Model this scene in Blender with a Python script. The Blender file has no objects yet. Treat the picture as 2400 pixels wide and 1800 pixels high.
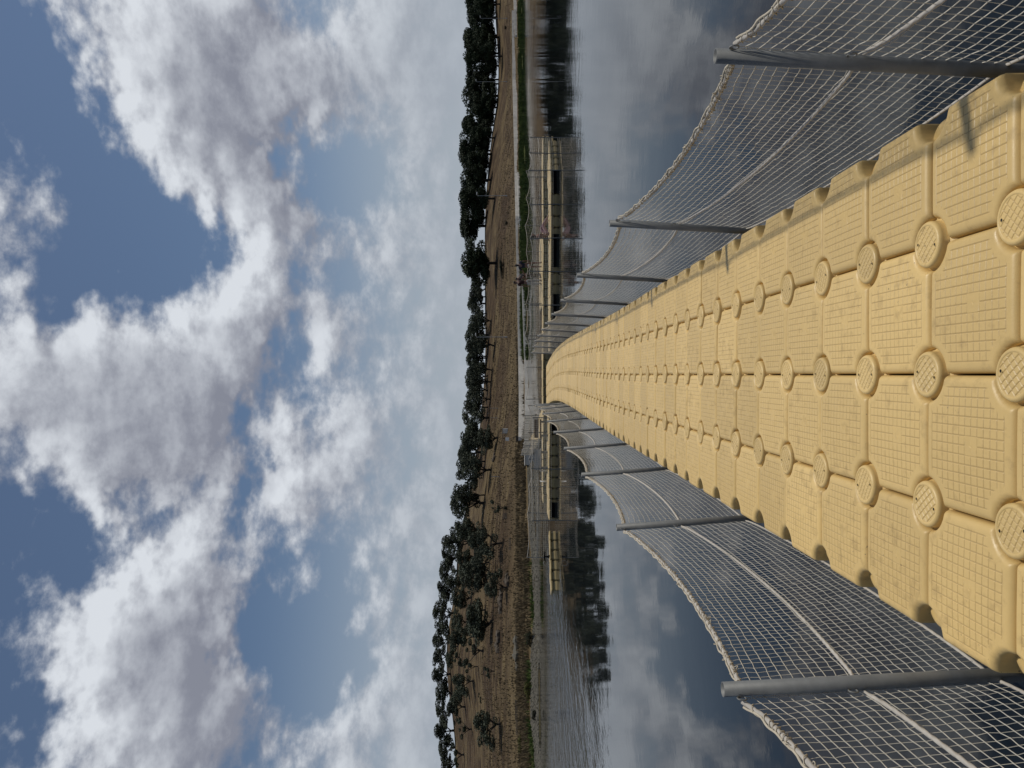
import bpy, bmesh, math, random
import numpy as np
from mathutils import Vector, Matrix, Quaternion

random.seed(7)
RNG = np.random.default_rng(7)
sc = bpy.context.scene
COL = sc.collection

# ------------------------------------------------------------------ camera
# a portrait photograph turned on its side: the camera is rolled by 90 degrees
F_PX, HOR, VPY, CAMZ = 1740.0, 1205.0, 878.0, 1.87
cam_d = bpy.data.cameras.new('camera')
cam = bpy.data.objects.new('camera', cam_d)
COL.objects.link(cam)
cam_d.sensor_fit = 'HORIZONTAL'
cam_d.sensor_width = 36.0
cam_d.lens = 36.0 * F_PX / 2400.0
cam_d.clip_start = 0.05
cam_d.clip_end = 6000.0
fw = Vector((-22 / F_PX, 1.0, 5 / F_PX)).normalized()
up = Vector((1, 0, 0)); up = (up - fw * up.dot(fw)).normalized()
rt = fw.cross(up)
cam.matrix_world = Matrix(((rt.x, up.x, -fw.x, 0), (rt.y, up.y, -fw.y, 0), (rt.z, up.z, -fw.z, CAMZ), (0, 0, 0, 1)))
sc.camera = cam

# ------------------------------------------------------------------ colour
sc.view_settings.view_transform = 'Standard'
sc.view_settings.look = 'None'
sc.view_settings.gamma = 1.0
sc.view_settings.use_curve_mapping = False
sc.view_settings.exposure = 0.0

# ------------------------------------------------------------------ sun
SUN_DIR = Vector((0.385, 0.11, 0.90)).normalized()          # towards the sun
sun_d = bpy.data.lights.new('sun', 'SUN')
sun_d.energy = 2.8
sun_d.angle = math.radians(3.2)
sun_d.color = (1.0, 0.94, 0.84)
sun = bpy.data.objects.new('sun', sun_d)
COL.objects.link(sun)
sun.rotation_euler = SUN_DIR.to_track_quat('Z', 'Y').to_euler()
sun.location = (0, 0, 40)

# ------------------------------------------------------------------ node helper
class NT:
    def __init__(self, tree):
        self.t = tree; self.n = tree.nodes; self.l = tree.links
    def new(self, typ, **kw):
        nd = self.n.new(typ)
        for k, v in kw.items():
            setattr(nd, k, v)
        return nd
    def put(self, sock, v):
        if v is None: return
        if isinstance(v, bpy.types.NodeSocket): self.l.new(v, sock)
        else: sock.default_value = v
    def math(self, op, a, b=None, c=None, clamp=False):
        nd = self.new('ShaderNodeMath', operation=op, use_clamp=clamp)
        for i, v in enumerate((a, b, c)):
            self.put(nd.inputs[i], v)
        return nd.outputs[0]
    def vmath(self, op, a, b=None, scale=None):
        nd = self.new('ShaderNodeVectorMath', operation=op)
        self.put(nd.inputs[0], a); self.put(nd.inputs[1], b)
        if scale is not None: self.put(nd.inputs['Scale'], scale)
        return nd.outputs['Value'] if op in ('DOT_PRODUCT', 'LENGTH', 'DISTANCE') else nd.outputs[0]
    def sep(self, v):
        nd = self.new('ShaderNodeSeparateXYZ'); self.put(nd.inputs[0], v); return nd.outputs
    def comb(self, x, y, z):
        nd = self.new('ShaderNodeCombineXYZ')
        for i, v in enumerate((x, y, z)): self.put(nd.inputs[i], v)
        return nd.outputs[0]
    def noise(self, vec, scale, detail=2, rough=0.5, dist=0.0, lac=2.0, col=False):
        nd = self.new('ShaderNodeTexNoise')
        self.put(nd.inputs['Vector'], vec)
        nd.inputs['Scale'].default_value = scale; nd.inputs['Detail'].default_value = detail
        nd.inputs['Roughness'].default_value = rough; nd.inputs['Distortion'].default_value = dist
        nd.inputs['Lacunarity'].default_value = lac
        return nd.outputs['Color' if col else 'Fac']
    def smooth(self, x, lo, hi, a=0.0, b=1.0):
        nd = self.new('ShaderNodeMapRange', interpolation_type='SMOOTHSTEP')
        self.put(nd.inputs['Value'], x)
        nd.inputs['From Min'].default_value = lo; nd.inputs['From Max'].default_value = hi
        nd.inputs['To Min'].default_value = a; nd.inputs['To Max'].default_value = b
        return nd.outputs[0]
    def lin(self, x, lo, hi, a=0.0, b=1.0):
        nd = self.new('ShaderNodeMapRange')
        self.put(nd.inputs['Value'], x)
        nd.inputs['From Min'].default_value = lo; nd.inputs['From Max'].default_value = hi
        nd.inputs['To Min'].default_value = a; nd.inputs['To Max'].default_value = b
        return nd.outputs[0]
    def mix(self, f, a, b, blend='MIX'):
        nd = self.new('ShaderNodeMix', data_type='RGBA', blend_type=blend)
        self.put(nd.inputs['Factor'], f)
        for s, v in ((nd.inputs['A'], a), (nd.inputs['B'], b)) if False else ((nd.inputs[6], a), (nd.inputs[7], b)):
            if isinstance(v, tuple) and len(v) == 3: v = (*v, 1.0)
            self.put(s, v)
        return nd.outputs[2]

# ------------------------------------------------------------------ sky: Nishita blue with broken cumulus clouds
def direction(px, py):
    return Vector(((VPY - py) / F_PX, 1.0, (HOR - px) / F_PX)).normalized()

# cloud masses and blue gaps as soft cones on the sky: (px, py) of the photograph, radius, weight
LOBES = [
    (330, 60, 190, .30), (470, 180, 200, .34), (560, 330, 170, .30), (400, 300, 110, .16), (600, 470, 120, .22),
    (570, 640, 120, .20), (520, 780, 110, .20), (640, 600, 110, .16),
    (120, 960, 250, .34), (300, 990, 210, .34), (40, 820, 130, .22), (420, 880, 110, .22), (470, 1080, 120, .18),
    (230, 1150, 60, .12),
    (250, 1480, 190, .32), (400, 1470, 170, .30), (300, 1680, 210, .34), (480, 1680, 120, .20), (470, 1290, 90, .16),
    (40, 520, 90, .26), (60, 310, 60, .20), (700, 170, 110, .22), (740, 260, 60, .14), (700, 860, 60, .10), (900, 150, 120, .12),
    (640, 1010, 60, .14), (640, 1190, 80, .20), (720, 1330, 60, .16), (800, 1100, 130, .18), (620, 1740, 60, .16),
    (800, 1650, 130, .16), (740, 700, 70, .14), (800, 900, 120, .12),
    (120, 200, 150, -.40), (290, 500, 110, -.30), (400, 640, 80, -.26), (30, 60, 110, -.36), (650, 330, 60, -.34),
    (640, 880, 90, -.34), (740, 400, 80, -.25), (100, 1310, 130, -.40), (330, 1290, 60, -.26), (620, 1440, 95, -.32),
    (570, 1150, 55, -.34), (720, 1520, 100, -.36), (430, 1180, 40, -.12), (860, 430, 90, -.20), (580, 1620, 70, -.20),
    (600, 1000, 60, -.20), (880, 900, 70, -.10), (30, 1640, 90, -.35), (470, 520, 40, -.10), (170, 620, 90, -.28),
]

world = bpy.data.worlds.new('World')
sc.world = world
world.use_nodes = True
W = NT(world.node_tree)
for n in list(W.n): W.n.remove(n)

grp = bpy.data.node_groups.new('cloud_density', 'ShaderNodeTree')
grp.interface.new_socket('Dir', in_out='INPUT', socket_type='NodeSocketVector')
grp.interface.new_socket('Density', in_out='OUTPUT', socket_type='NodeSocketFloat')
grp.interface.new_socket('Soft', in_out='OUTPUT', socket_type='NodeSocketFloat')
G = NT(grp)
gi = G.new('NodeGroupInput'); go = G.new('NodeGroupOutput')
gd = G.vmath('NORMALIZE', gi.outputs[0])
gx, gy, gz = G.sep(gd)
q = G.vmath('MULTIPLY', gd, (2.0, 2.0, 3.1))
warp = G.vmath('SUBTRACT', G.noise(q, 4.0, 4, 0.6, 0.0, col=True), (0.5, 0.5, 0.5))
gw = G.vmath('NORMALIZE', G.vmath('ADD', gd, G.vmath('SCALE', warp, scale=0.20)))
acc = None
for (px, py, r, w) in LOBES:
    c = direction(px, py)
    rr = r / F_PX * 0.92
    dt = G.vmath('DOT_PRODUCT', gw, tuple(c))
    e = G.math('EXPONENT', G.math('MULTIPLY_ADD', dt, 2.0 / rr ** 2, -2.0 / rr ** 2))
    acc = G.math('MULTIPLY', e, w) if acc is None else G.math('MULTIPLY_ADD', e, w, acc)
n1 = G.noise(q, 1.6, 3, 0.5, 0.25)
n2 = G.noise(q, 5.5, 10, 0.60, 0.1)
n3 = G.noise(q, 15.0, 8, 0.62, 0.1)
bias = G.smooth(G.math('ABSOLUTE', gz), 0.12, 0.30, 0.12, -0.02)
soft = G.math('ADD', G.math('ADD', G.math('MULTIPLY_ADD', n1, 0.36, -0.18), bias), G.math('MULTIPLY', acc, 0.74))
d2 = G.math('MULTIPLY_ADD', n2, 0.84, -0.42)
d3 = G.math('MULTIPLY_ADD', n3, 0.31, -0.155)
dens = G.math('ADD', soft, G.math('ADD', d2, d3))
G.l.new(dens, go.inputs[0]); G.l.new(soft, go.inputs[1])

def cloud(vec):
    nd = W.new('ShaderNodeGroup'); nd.node_tree = grp
    W.l.new(vec, nd.inputs[0])
    return nd.outputs

STR = 0.085
tc = W.new('ShaderNodeTexCoord')
dv = W.vmath('NORMALIZE', tc.outputs['Generated'])
sky = W.new('ShaderNodeTexSky', sky_type='NISHITA')
sky.sun_disc = False
sky.sun_elevation = math.asin(SUN_DIR.z)
sky.sun_rotation = math.atan2(SUN_DIR.x, SUN_DIR.y)
sky.altitude = 200
sky.air_density = 1.0; sky.dust_density = 0.6; sky.ozone_density = 2.0
_, _, ez = W.sep(dv)
c0 = cloud(dv)
c1 = cloud(W.vmath('ADD', dv, tuple(Vector((0.02, 0.0, 0.055)))))
c2 = cloud(W.vmath('ADD', dv, tuple(Vector((0.010, 0.0, 0.022)))))
alpha = W.smooth(c0[0], -0.05, 0.21)
# optical depth towards the sun: the billows' tops stay bright, their undersides grey
deep = W.smooth(W.math('ADD', W.math('MULTIPLY', c1[1], 0.62), W.math('MULTIPLY', c1[0], 0.38)), 0.02, 0.50)
rel = W.math('SUBTRACT', c0[0], c2[0])
relief = W.smooth(rel, -0.24, 0.24)
lit = W.math('MULTIPLY', W.math('MULTIPLY_ADD', deep, -0.46, 1.0), W.math('MULTIPLY_ADD', relief, 0.56, 0.50))
thin = W.smooth(c0[0], -0.02, 0.34, 0.72, 1.0)
lit = W.math('MULTIPLY', lit, thin)
k = 1.0 / STR
ccol = W.mix(W.lin(lit, 0.28, 1.00), tuple(k * v for v in (0.235, 0.25, 0.305)), tuple(k * v for v in (0.69, 0.725, 0.775)))
blue = W.mix(1.0, sky.outputs[0], (0.69, 0.71, 0.72), 'MULTIPLY')
veil = W.smooth(ez, 0.02, 0.33, 0.94, 0.03)
hz = tuple(k * v for v in (0.375, 0.42, 0.475))
blue = W.mix(veil, blue, hz)
ccol = W.mix(W.smooth(ez, 0.02, 0.30, 0.92, 0.0), ccol, hz)
final = W.mix(alpha, blue, ccol)
bg = W.new('ShaderNodeBackground'); bg.inputs['Strength'].default_value = STR
W.l.new(final, bg.inputs['Color'])
wo = W.new('ShaderNodeOutputWorld'); W.l.new(bg.outputs[0], wo.inputs['Surface'])
world.cycles.sampling_method = 'MANUAL'
world.cycles.sample_map_resolution = 512

# ================================================================== helpers
def mat_new(name):
    m = bpy.data.materials.new(name); m.use_nodes = True
    t = NT(m.node_tree)
    b = m.node_tree.nodes['Principled BSDF']
    return m, t, b

def pos(t, kind='Object'):
    if kind == 'World':
        return t.new('ShaderNodeNewGeometry').outputs['Position']
    return t.new('ShaderNodeTexCoord').outputs[kind]

def bump(t, b, height, strength=0.3, distance=0.02):
    nd = t.new('ShaderNodeBump')
    nd.inputs['Strength'].default_value = strength; nd.inputs['Distance'].default_value = distance
    t.l.new(height, nd.inputs['Height']); t.l.new(nd.outputs[0], b.inputs['Normal'])
    return nd

def simple(name, col, rough=0.6, metal=0.0, var=0.25, scale=8.0, spec=0.5, kind='Object', bmp=0.0):
    m, t, b = mat_new(name)
    p = pos(t, kind)
    n = t.noise(p, scale, 5, 0.6)
    oi = t.new('ShaderNodeObjectInfo').outputs['Random']
    f = t.math('MULTIPLY_ADD', t.math('SUBTRACT', n, 0.5), 2 * var, t.math('MULTIPLY_ADD', oi, var * 0.3, 1.0 - var * 0.15))
    c = t.vmath('SCALE', col, scale=f)
    t.l.new(c, b.inputs['Base Color'])
    b.inputs['Roughness'].default_value = rough; b.inputs['Metallic'].default_value = metal
    b.inputs['Specular IOR Level'].default_value = spec
    if bmp: bump(t, b, n, bmp, 0.02)
    return m

class MB:
    """collects vertices and faces that become ONE mesh"""
    def __init__(self): self.v = []; self.f = []; self.n = 0
    def add(self, verts, faces):
        o = self.n
        self.v.extend([tuple(map(float, p)) for p in verts]); self.n += len(verts)
        self.f.extend([tuple(int(i) + o for i in f) for f in faces])
        return self
    def box(self, c, s, rz=0.0, taper=1.0):
        x, y, z = s[0] / 2, s[1] / 2, s[2] / 2
        ca, sa = math.cos(rz), math.sin(rz)
        vs = []
        for dz in (-1, 1):
            k = taper if dz > 0 else 1.0
            for dx, dy in ((-1, -1), (1, -1), (1, 1), (-1, 1)):
                a, b = dx * x * k, dy * y * k
                vs.append((c[0] + a * ca - b * sa, c[1] + a * sa + b * ca, c[2] + dz * z))
        return self.add(vs, [(3, 2, 1, 0), (4, 5, 6, 7), (0, 1, 5, 4), (1, 2, 6, 5), (2, 3, 7, 6), (3, 0, 4, 7)])
    def tube(self, pts, r, sides=6, caps=True):
        pts = [Vector(p) for p in pts]
        rs = r if hasattr(r, '__len__') else [r] * len(pts)
        vs, fs = [], []
        prev = None
        for i, p in enumerate(pts):
            d = (pts[min(i + 1, len(pts) - 1)] - pts[max(i - 1, 0)])
            d = d.normalized() if d.length > 1e-9 else Vector((0, 0, 1))
            if prev is None:
                a = d.orthogonal().normalized()
            else:
                a = prev - d * prev.dot(d)
                a = a.normalized() if a.length > 1e-6 else d.orthogonal().normalized()
            prev = a
            b = d.cross(a)
            for k in range(sides):
                t = 2 * math.pi * k / sides
                vs.append(p + (a * math.cos(t) + b * math.sin(t)) * rs[i])
        for i in range(len(pts) - 1):
            for k in range(sides):
                k2 = (k + 1) % sides
                fs.append((i * sides + k, i * sides + k2, (i + 1) * sides + k2, (i + 1) * sides + k))
        if caps:
            fs.append(tuple(range(sides))[::-1])
            fs.append(tuple((len(pts) - 1) * sides + k for k in range(sides)))
        return self.add(vs, fs)
    def lathe(self, prof, sides=24, c=(0, 0, 0)):
        vs, fs = [], []
        for (r, z) in prof:
            for k in range(sides):
                t = 2 * math.pi * k / sides
                vs.append((c[0] + r * math.cos(t), c[1] + r * math.sin(t), c[2] + z))
        for i in range(len(prof) - 1):
            for k in range(sides):
                k2 = (k + 1) % sides
                fs.append((i * sides + k, i * sides + k2, (i + 1) * sides + k2, (i + 1) * sides + k))
        return self.add(vs, fs)
    def mesh(self, name, smooth=False):
        me = bpy.data.meshes.new(name)
        me.from_pydata(self.v, [], self.f); me.update()
        if smooth:
            me.polygons.foreach_set('use_smooth', [True] * len(me.polygons))
        return me

def npmesh(name, V, Fq, smooth=True):
    """V (n,3) array, Fq (m,k) int array -> mesh, fast"""
    me = bpy.data.meshes.new(name)
    V = np.asarray(V, dtype=np.float32); Fq = np.asarray(Fq, dtype=np.int32)
    m, kk = Fq.shape
    me.vertices.add(len(V)); me.vertices.foreach_set('co', V.ravel())
    me.loops.add(m * kk); me.loops.foreach_set('vertex_index', Fq.ravel())
    me.polygons.add(m); me.polygons.foreach_set('loop_start', np.arange(0, m * kk, kk, dtype=np.int32))
    me.update(calc_edges=True); me.validate()
    if smooth: me.polygons.foreach_set('use_smooth', np.ones(len(me.polygons), dtype=bool))
    return me

def link(name, me, mat=None, parent=None, loc=(0, 0, 0), rz=0.0, label=None, cat=None, group=None, kind=None):
    if isinstance(me, MB): me = me.mesh(name)
    o = bpy.data.objects.new(name, me); COL.objects.link(o)
    if mat is not None and me is not None and len(me.materials) == 0: me.materials.append(mat)
    if parent is not None: o.parent = parent
    o.location = loc; o.rotation_euler = (0, 0, rz)
    tag(o, label, cat, group, kind)
    return o

def tag(o, label=None, cat=None, group=None, kind=None):
    if label: o['label'] = label
    if cat: o['category'] = cat
    if group: o['group'] = group
    if kind: o['kind'] = kind
    return o

def empty(name, loc=(0, 0, 0), rz=0.0, **kw):
    return link(name, None, None, None, loc, rz, **kw)

ORD = ['first', 'second', 'third', 'fourth', 'fifth', 'sixth', 'seventh', 'eighth', 'ninth', 'tenth', 'eleventh', 'twelfth',
       'thirteenth', 'fourteenth', 'fifteenth', 'sixteenth', 'seventeenth', 'eighteenth', 'nineteenth', 'twentieth']

# ================================================================== materials
def plastic_mat(name, base, grid=True):
    m, t, b = mat_new(name)
    p = pos(t); pw = pos(t, 'World')
    oi = t.new('ShaderNodeObjectInfo').outputs['Random']
    n1 = t.noise(pw, 0.9, 4, 0.6)
    n2 = t.noise(pw, 14.0, 6, 0.65)
    sp = t.noise(pw, 62.0, 2, 0.5)
    f = t.math('MULTIPLY_ADD', t.math('SUBTRACT', n1, 0.5), 0.36, 1.0)
    f = t.math('ADD', f, t.math('MULTIPLY', t.math('SUBTRACT', n2, 0.5), 0.22))
    f = t.math('ADD', f, t.math('MULTIPLY_ADD', oi, 0.20, -0.10))
    c = t.vmath('SCALE', base, scale=f)
    grime = t.smooth(t.math('ADD', n2, t.math('MULTIPLY', n1, 0.35)), 0.66, 0.92)
    c = t.mix(t.math('MULTIPLY', grime, 0.45), c, (0.24, 0.16, 0.065))
    speck = t.smooth(sp, 0.70, 0.75)
    speck = t.math('MULTIPLY', speck, t.smooth(n1, 0.45, 0.6))
    c = t.mix(t.math('MULTIPLY', speck, 0.75), c, (0.06, 0.05, 0.035))
    # darker brown in the grooves of the tread pattern
    attr = t.new('ShaderNodeAttribute'); attr.attribute_name = 'groove'
    c = t.mix(t.math('MULTIPLY', attr.outputs['Fac'], 0.40), c, (0.19, 0.13, 0.06))
    # one colour for all faces
    t.l.new(c, b.inputs['Base Color'])
    t.l.new(t.lin(n2, 0.3, 0.7, 0.36, 0.52), b.inputs['Roughness'])
    b.inputs['Specular IOR Level'].default_value = 0.42
    bump(t, b, t.math('ADD', t.noise(pw, 240.0, 2, 0.5), t.math('MULTIPLY', t.noise(pw, 20.0, 3, 0.5), 2.0)), 0.10, 0.004)
    return m

M = {}
M['tan'] = plastic_mat('tan_plastic', (0.615, 0.437, 0.175))
M['tan_side'] = plastic_mat('shaded_side_tan_plastic', (0.25, 0.195, 0.085))  # shade on the far docks' sides put into a darker olive tan
M['tan_dock'] = plastic_mat('sky_greyed_tan_plastic', (0.46, 0.35, 0.17))  # grazing sky sheen on the far docks put into a greyer tan
M['tan_disc'] = plastic_mat('tan_disc_plastic', (0.60, 0.432, 0.178))
M['galv'] = simple('galvanised_steel', (0.155, 0.16, 0.158), 0.6, 0.2, 0.4, 18.0)
M['hole'] = simple('hole_shade_black', (0.01, 0.009, 0.008), 0.9, 0, 0.1)
M['rope'] = simple('weathered_white_rope', (0.42, 0.395, 0.355), 0.9, 0, 0.35, 30.0, 0.2)
M['twine'] = simple('beige_twine', (0.47, 0.42, 0.33), 0.9, 0, 0.35, 22.0, 0.2)
M['net'] = simple('beige_net_twine', (0.53, 0.50, 0.43), 0.9, 0, 0.25, 9.0, 0.2)
M['black'] = simple('cleat_and_shade_black', (0.004, 0.004, 0.0045), 0.95, 0, 0.3, 8.0, 0.05)  # for the mooring cleat and the added shade panels
M['conc'] = simple('pale_concrete', (0.56, 0.535, 0.485), 0.9, 0, 0.45, 0.7, 0.2, 'World')
M['white'] = simple('white_paint', (0.62, 0.62, 0.60), 0.6)
M['lampgrey'] = simple('lamp_grey', (0.26, 0.26, 0.255), 0.5, 0.2)
M['wood'] = simple('grey_wood', (0.14, 0.11, 0.08), 0.9)
M['bark'] = simple('bark', (0.035, 0.028, 0.022), 0.95, 0, 0.3, 6.0)
M['stone'] = simple('shore_stone', (0.105, 0.098, 0.080), 0.95, 0, 0.5, 1.3, 0.2, 'World')
M['dkstone'] = simple('dark_stone', (0.085, 0.07, 0.055), 0.95, 0, 0.5, 1.3, 0.2, 'World')

def leaf_mat(name, col, var=0.45):
    m, t, b = mat_new(name)
    pw = pos(t, 'World')
    n = t.noise(pw, 0.55, 3, 0.6)
    n2 = t.noise(pw, 6.0, 2, 0.5)
    oi = t.new('ShaderNodeObjectInfo').outputs['Random']
    f = t.math('MULTIPLY_ADD', t.math('SUBTRACT', n, 0.5), 2 * var, 1.0)
    f = t.math('ADD', f, t.math('MULTIPLY', t.math('SUBTRACT', n2, 0.5), 0.7))
    f = t.math('ADD', f, t.math('MULTIPLY_ADD', oi, 0.3, -0.15))
    t.l.new(t.vmath('SCALE', col, scale=f), b.inputs['Base Color'])
    b.inputs['Roughness'].default_value = 0.75; b.inputs['Specular IOR Level'].default_value = 0.25
    return m
M['pine'] = leaf_mat('pine_needles', (0.016, 0.026, 0.010))
M['olive'] = leaf_mat('olive_leaves', (0.050, 0.060, 0.040))
M['bush'] = leaf_mat('bush_leaves', (0.085, 0.085, 0.022))
M['dkbush'] = leaf_mat('dark_bush_leaves', (0.022, 0.026, 0.013))
M['drygrass'] = leaf_mat('dry_grass_blades', (0.115, 0.085, 0.045))
M['greengrass'] = leaf_mat('green_grass_blades', (0.060, 0.088, 0.018), 0.7)

# ================================================================== the setting: water and land
# water
m, t, b = mat_new('lake_water')
pw = pos(t, 'World')
px_, py_, pz_ = t.sep(pw)
big = t.noise(pw, 0.10, 3, 0.5)
# a breeze ruffles the open water on the left, the rest lies nearly still
ruff = t.math('MULTIPLY', t.smooth(t.math('ADD', px_, t.math('MULTIPLY', big, 6.0)), -3.5, -9.0), t.smooth(t.math('ADD', t.math('MULTIPLY_ADD', px_, -0.12, py_), t.math('MULTIPLY', big, 10.0)), 15.0, 27.0))
ruff = t.math('MULTIPLY', ruff, t.smooth(t.math('ADD', t.math('MULTIPLY_ADD', px_, -0.12, py_), t.math('MULTIPLY', big, 6.0)), 53.0, 42.0))
mild = t.smooth(t.noise(pw, 0.05, 3, 0.6), 0.42, 0.66)
wv = t.vmath('MULTIPLY', pw, (1.0, 0.9, 1.0))
h = t.math('MULTIPLY', t.noise(wv, 1.7, 5, 0.62, 0.3), t.math('MULTIPLY_ADD', ruff, 0.025, t.math('MULTIPLY_ADD', mild, 0.0030, 0.0009)))
h = t.math('ADD', h, t.math('MULTIPLY', t.noise(wv, 7.0, 2, 0.5, 0.3), t.math('MULTIPLY_ADD', ruff, 0.012, t.math('MULTIPLY_ADD', mild, 0.0007, 0.0001))))
h = t.math('ADD', h, t.math('MULTIPLY', t.noise(pw, 0.45, 2, 0.5), 0.004))
h = t.math('ADD', h, t.math('MULTIPLY', t.noise(t.vmath('MULTIPLY', pw, (1.5, 0.55, 1.0)), 1.0, 4, 0.6, 0.4), t.math('MULTIPLY', ruff, 0.11)))
nb = bump(t, b, h, 1.0, 1.0)
t.l.new(t.mix(t.noise(pw, 0.2, 3), (0.006, 0.009, 0.012), (0.011, 0.013, 0.013)), b.inputs['Base Color'])
b.inputs['Roughness'].default_value = 0.02
b.inputs['IOR'].default_value = 1.333
M['water'] = m
wm = MB(); wm.add([(-1500, -400, 0), (1500, -400, 0), (1500, 1500, 0), (-1500, 1500, 0)], [(0, 1, 2, 3)])
link('lake_water', wm, M['water'], kind='structure')

# land: cross-sections of the far bank, read as (photograph row py, water-edge depth, crest row px, crest depth)
SECT = [(-1600, 300, 1170, 420), (-600, 260, 1170, 380), (-200, 215, 1163, 325), (0, 190, 1159, 300), (200, 165, 1171, 285), (350, 135, 1148, 255),
        (500, 112, 1136, 225), (600, 105, 1137, 208), (660, 111, 1136, 205), (740, 108, 1137, 192), (854, 102, 1138, 185), (990, 88, 1126, 180),
        (1071, 76, 1117, 184), (1139, 71, 1100, 190), (1207, 66, 1094, 198), (1272, 64, 1071, 205), (1380, 60, 1069, 213), (1489, 57, 1046, 220),
        (1598, 55, 1045, 218), (1706, 54, 1064, 214), (1800, 53, 1067, 210), (2100, 50, 1075, 205), (3200, 48, 1080, 200)]
SA = np.array([(VPY - s[0]) / F_PX for s in SECT])[::-1]
SW = np.array([s[1] for s in SECT], float)[::-1]
SC = np.array([s[3] for s in SECT], float)[::-1]
SZ = np.array([CAMZ + (HOR - s[2]) * s[3] / F_PX for s in SECT])[::-1]

def hash_noise(x, y, s=1.0):
    x = np.asarray(x) * s; y = np.asarray(y) * s
    v = np.sin(x * 1.7 + 1.3 * np.sin(y * 0.9)) + np.sin(y * 2.1 + 1.7 * np.sin(x * 1.1 + 2.0)) + 0.5 * np.sin(x * 4.3 - y * 3.1)
    return v / 2.5

def smooth_interp(a, X, Y):
    """monotone linear interpolation softened by averaging"""
    return sum(np.interp(a + d, X, Y) for d in (-0.03, -0.015, 0, 0.015, 0.03)) / 5

def land_z(x, y):
    x = np.asarray(x, float); y = np.asarray(y, float)
    a = x / np.maximum(y, 1.0)
    w = smooth_interp(a, SA, SW); c = smooth_interp(a, SA, SC); zc = smooth_interp(a, SA, SZ)
    w = w + 0.8 * hash_noise(x, y * 0, 0.35)
    d = y - w
    t_ = np.clip((d - 4.0) / (c - w - 4.0), 0, 1)
    z = np.where(d < 0, d * 0.22, np.minimum(d * 0.22, 0.75))
    z = z + (zc - 0.75) * (t_ ** 1.15)
    beyond = np.maximum(y - c, 0)
    z = z - beyond * 0.03 * (beyond > 0) - 0.0
    bumps = hash_noise(x, y, 0.22) * 0.10 + hash_noise(x + 31, y - 7, 0.07) * 0.22
    z = z + bumps * np.clip(d / 12.0, 0, 1) * np.clip((c - y) / 15.0, 0.15, 1)
    return np.maximum(z, -3.0)

def ground_at(px, py):
    """the point of the bank seen at a photograph position"""
    a = (VPY - py) / F_PX
    ys = np.arange(45.0, 330.0, 0.25)
    zz = land_z(a * ys, ys)
    seen = HOR - (zz - CAMZ) * F_PX / ys
    w = float(np.interp(a, SA, SW))
    ok = np.where((seen <= px) & (ys > w))[0]
    if len(ok):
        i = ok[0]
    else:
        i = int(np.argmin(seen))
    return Vector((a * ys[i], ys[i], zz[i]))

# ground sheet: grid in depth and bearing, fine near the bank
aa = np.concatenate([np.linspace(-1.6, -0.75, 18), np.linspace(-0.74, 0.70, 289), np.linspace(0.72, 1.6, 18)])
uu = np.concatenate([np.linspace(-0.10, 0.0, 6), np.linspace(0.012, 1.0, 90), np.linspace(1.05, 2.0, 12), np.array([2.6, 3.6, 6.0, 10.0])])
w_ = smooth_interp(aa, SA, SW); c_ = smooth_interp(aa, SA, SC)
Y = w_[:, None] + uu[None, :] * (c_ - w_)[:, None]
X = aa[:, None] * Y
Z = land_z(X, Y)
na, nu = X.shape
V = np.stack([X, Y, Z], -1).reshape(-1, 3)
i0 = (np.arange(na - 1)[:, None] * nu + np.arange(nu - 1)[None, :]).ravel()
F = np.stack([i0, i0 + nu, i0 + nu + 1, i0 + 1], -1)
me = npmesh('hillside', V, F)

m, t, b = mat_new('dry_hillside')
pw = pos(t, 'World')
_, gy_, gz_ = t.sep(pw)
gx_ = t.sep(pw)[0]
n1 = t.noise(pw, 0.05, 5, 0.6)
n2 = t.noise(t.vmath('MULTIPLY', pw, (0.5, 1.0, 1.0)), 0.45, 7, 0.7)
n3 = t.noise(pw, 2.6, 5, 0.7)
soil = t.mix(t.smooth(n2, 0.40, 0.62), (0.042, 0.028, 0.017), (0.078, 0.053, 0.032))
straw = t.mix(n3, (0.085, 0.063, 0.033), (0.185, 0.140, 0.074))
c = t.mix(t.smooth(t.math('ADD', n2, t.math('MULTIPLY', n1, 0.8)), 0.80, 1.12), soil, straw)
near = t.smooth(t.math('ADD', gz_, t.math('MULTIPLY', n2, 2.5)), 4.6, 2.0)
c = t.mix(t.math('MULTIPLY', near, 0.65), c, straw)
c = t.mix(t.math('MULTIPLY', t.smooth(n3, 0.60, 0.72), 0.6), c, (0.035, 0.03, 0.018))
# green strip of grass along the water on the right bank
side = t.smooth(gx_, 4.0, 22.0)
gr = t.math('MULTIPLY', side, t.smooth(t.math('ADD', gz_, t.math('MULTIPLY', n3, 0.3)), 0.90, 0.70))
c = t.mix(gr, c, t.mix(n3, (0.03, 0.05, 0.010), (0.085, 0.10, 0.022)))
gl = t.math('MULTIPLY', t.smooth(gx_, 0.0, -10.0), t.smooth(t.math('ADD', gz_, t.math('MULTIPLY', n2, 0.9)), 1.05, 0.75))
gl = t.math('MULTIPLY', gl, t.smooth(n1, 0.45, 0.62))
c = t.mix(t.math('MULTIPLY', gl, 0.6), c, (0.055, 0.06, 0.02))
wet = t.smooth(gz_, 0.12, 0.0)
c = t.mix(t.math('MULTIPLY', wet, 0.6), c, (0.035, 0.03, 0.02))
t.l.new(c, b.inputs['Base Color'])
b.inputs['Roughness'].default_value = 0.95; b.inputs['Specular IOR Level'].default_value = 0.1
bump(t, b, t.math('ADD', n2, t.math('MULTIPLY', n3, 0.5)), 0.8, 0.5)
link('hillside', me, m, kind='structure')

# ================================================================== floating walkway of tan plastic cubes
DECK = 0.27          # deck height above the water
PIT = 0.5            # pitch of the cubes

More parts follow.
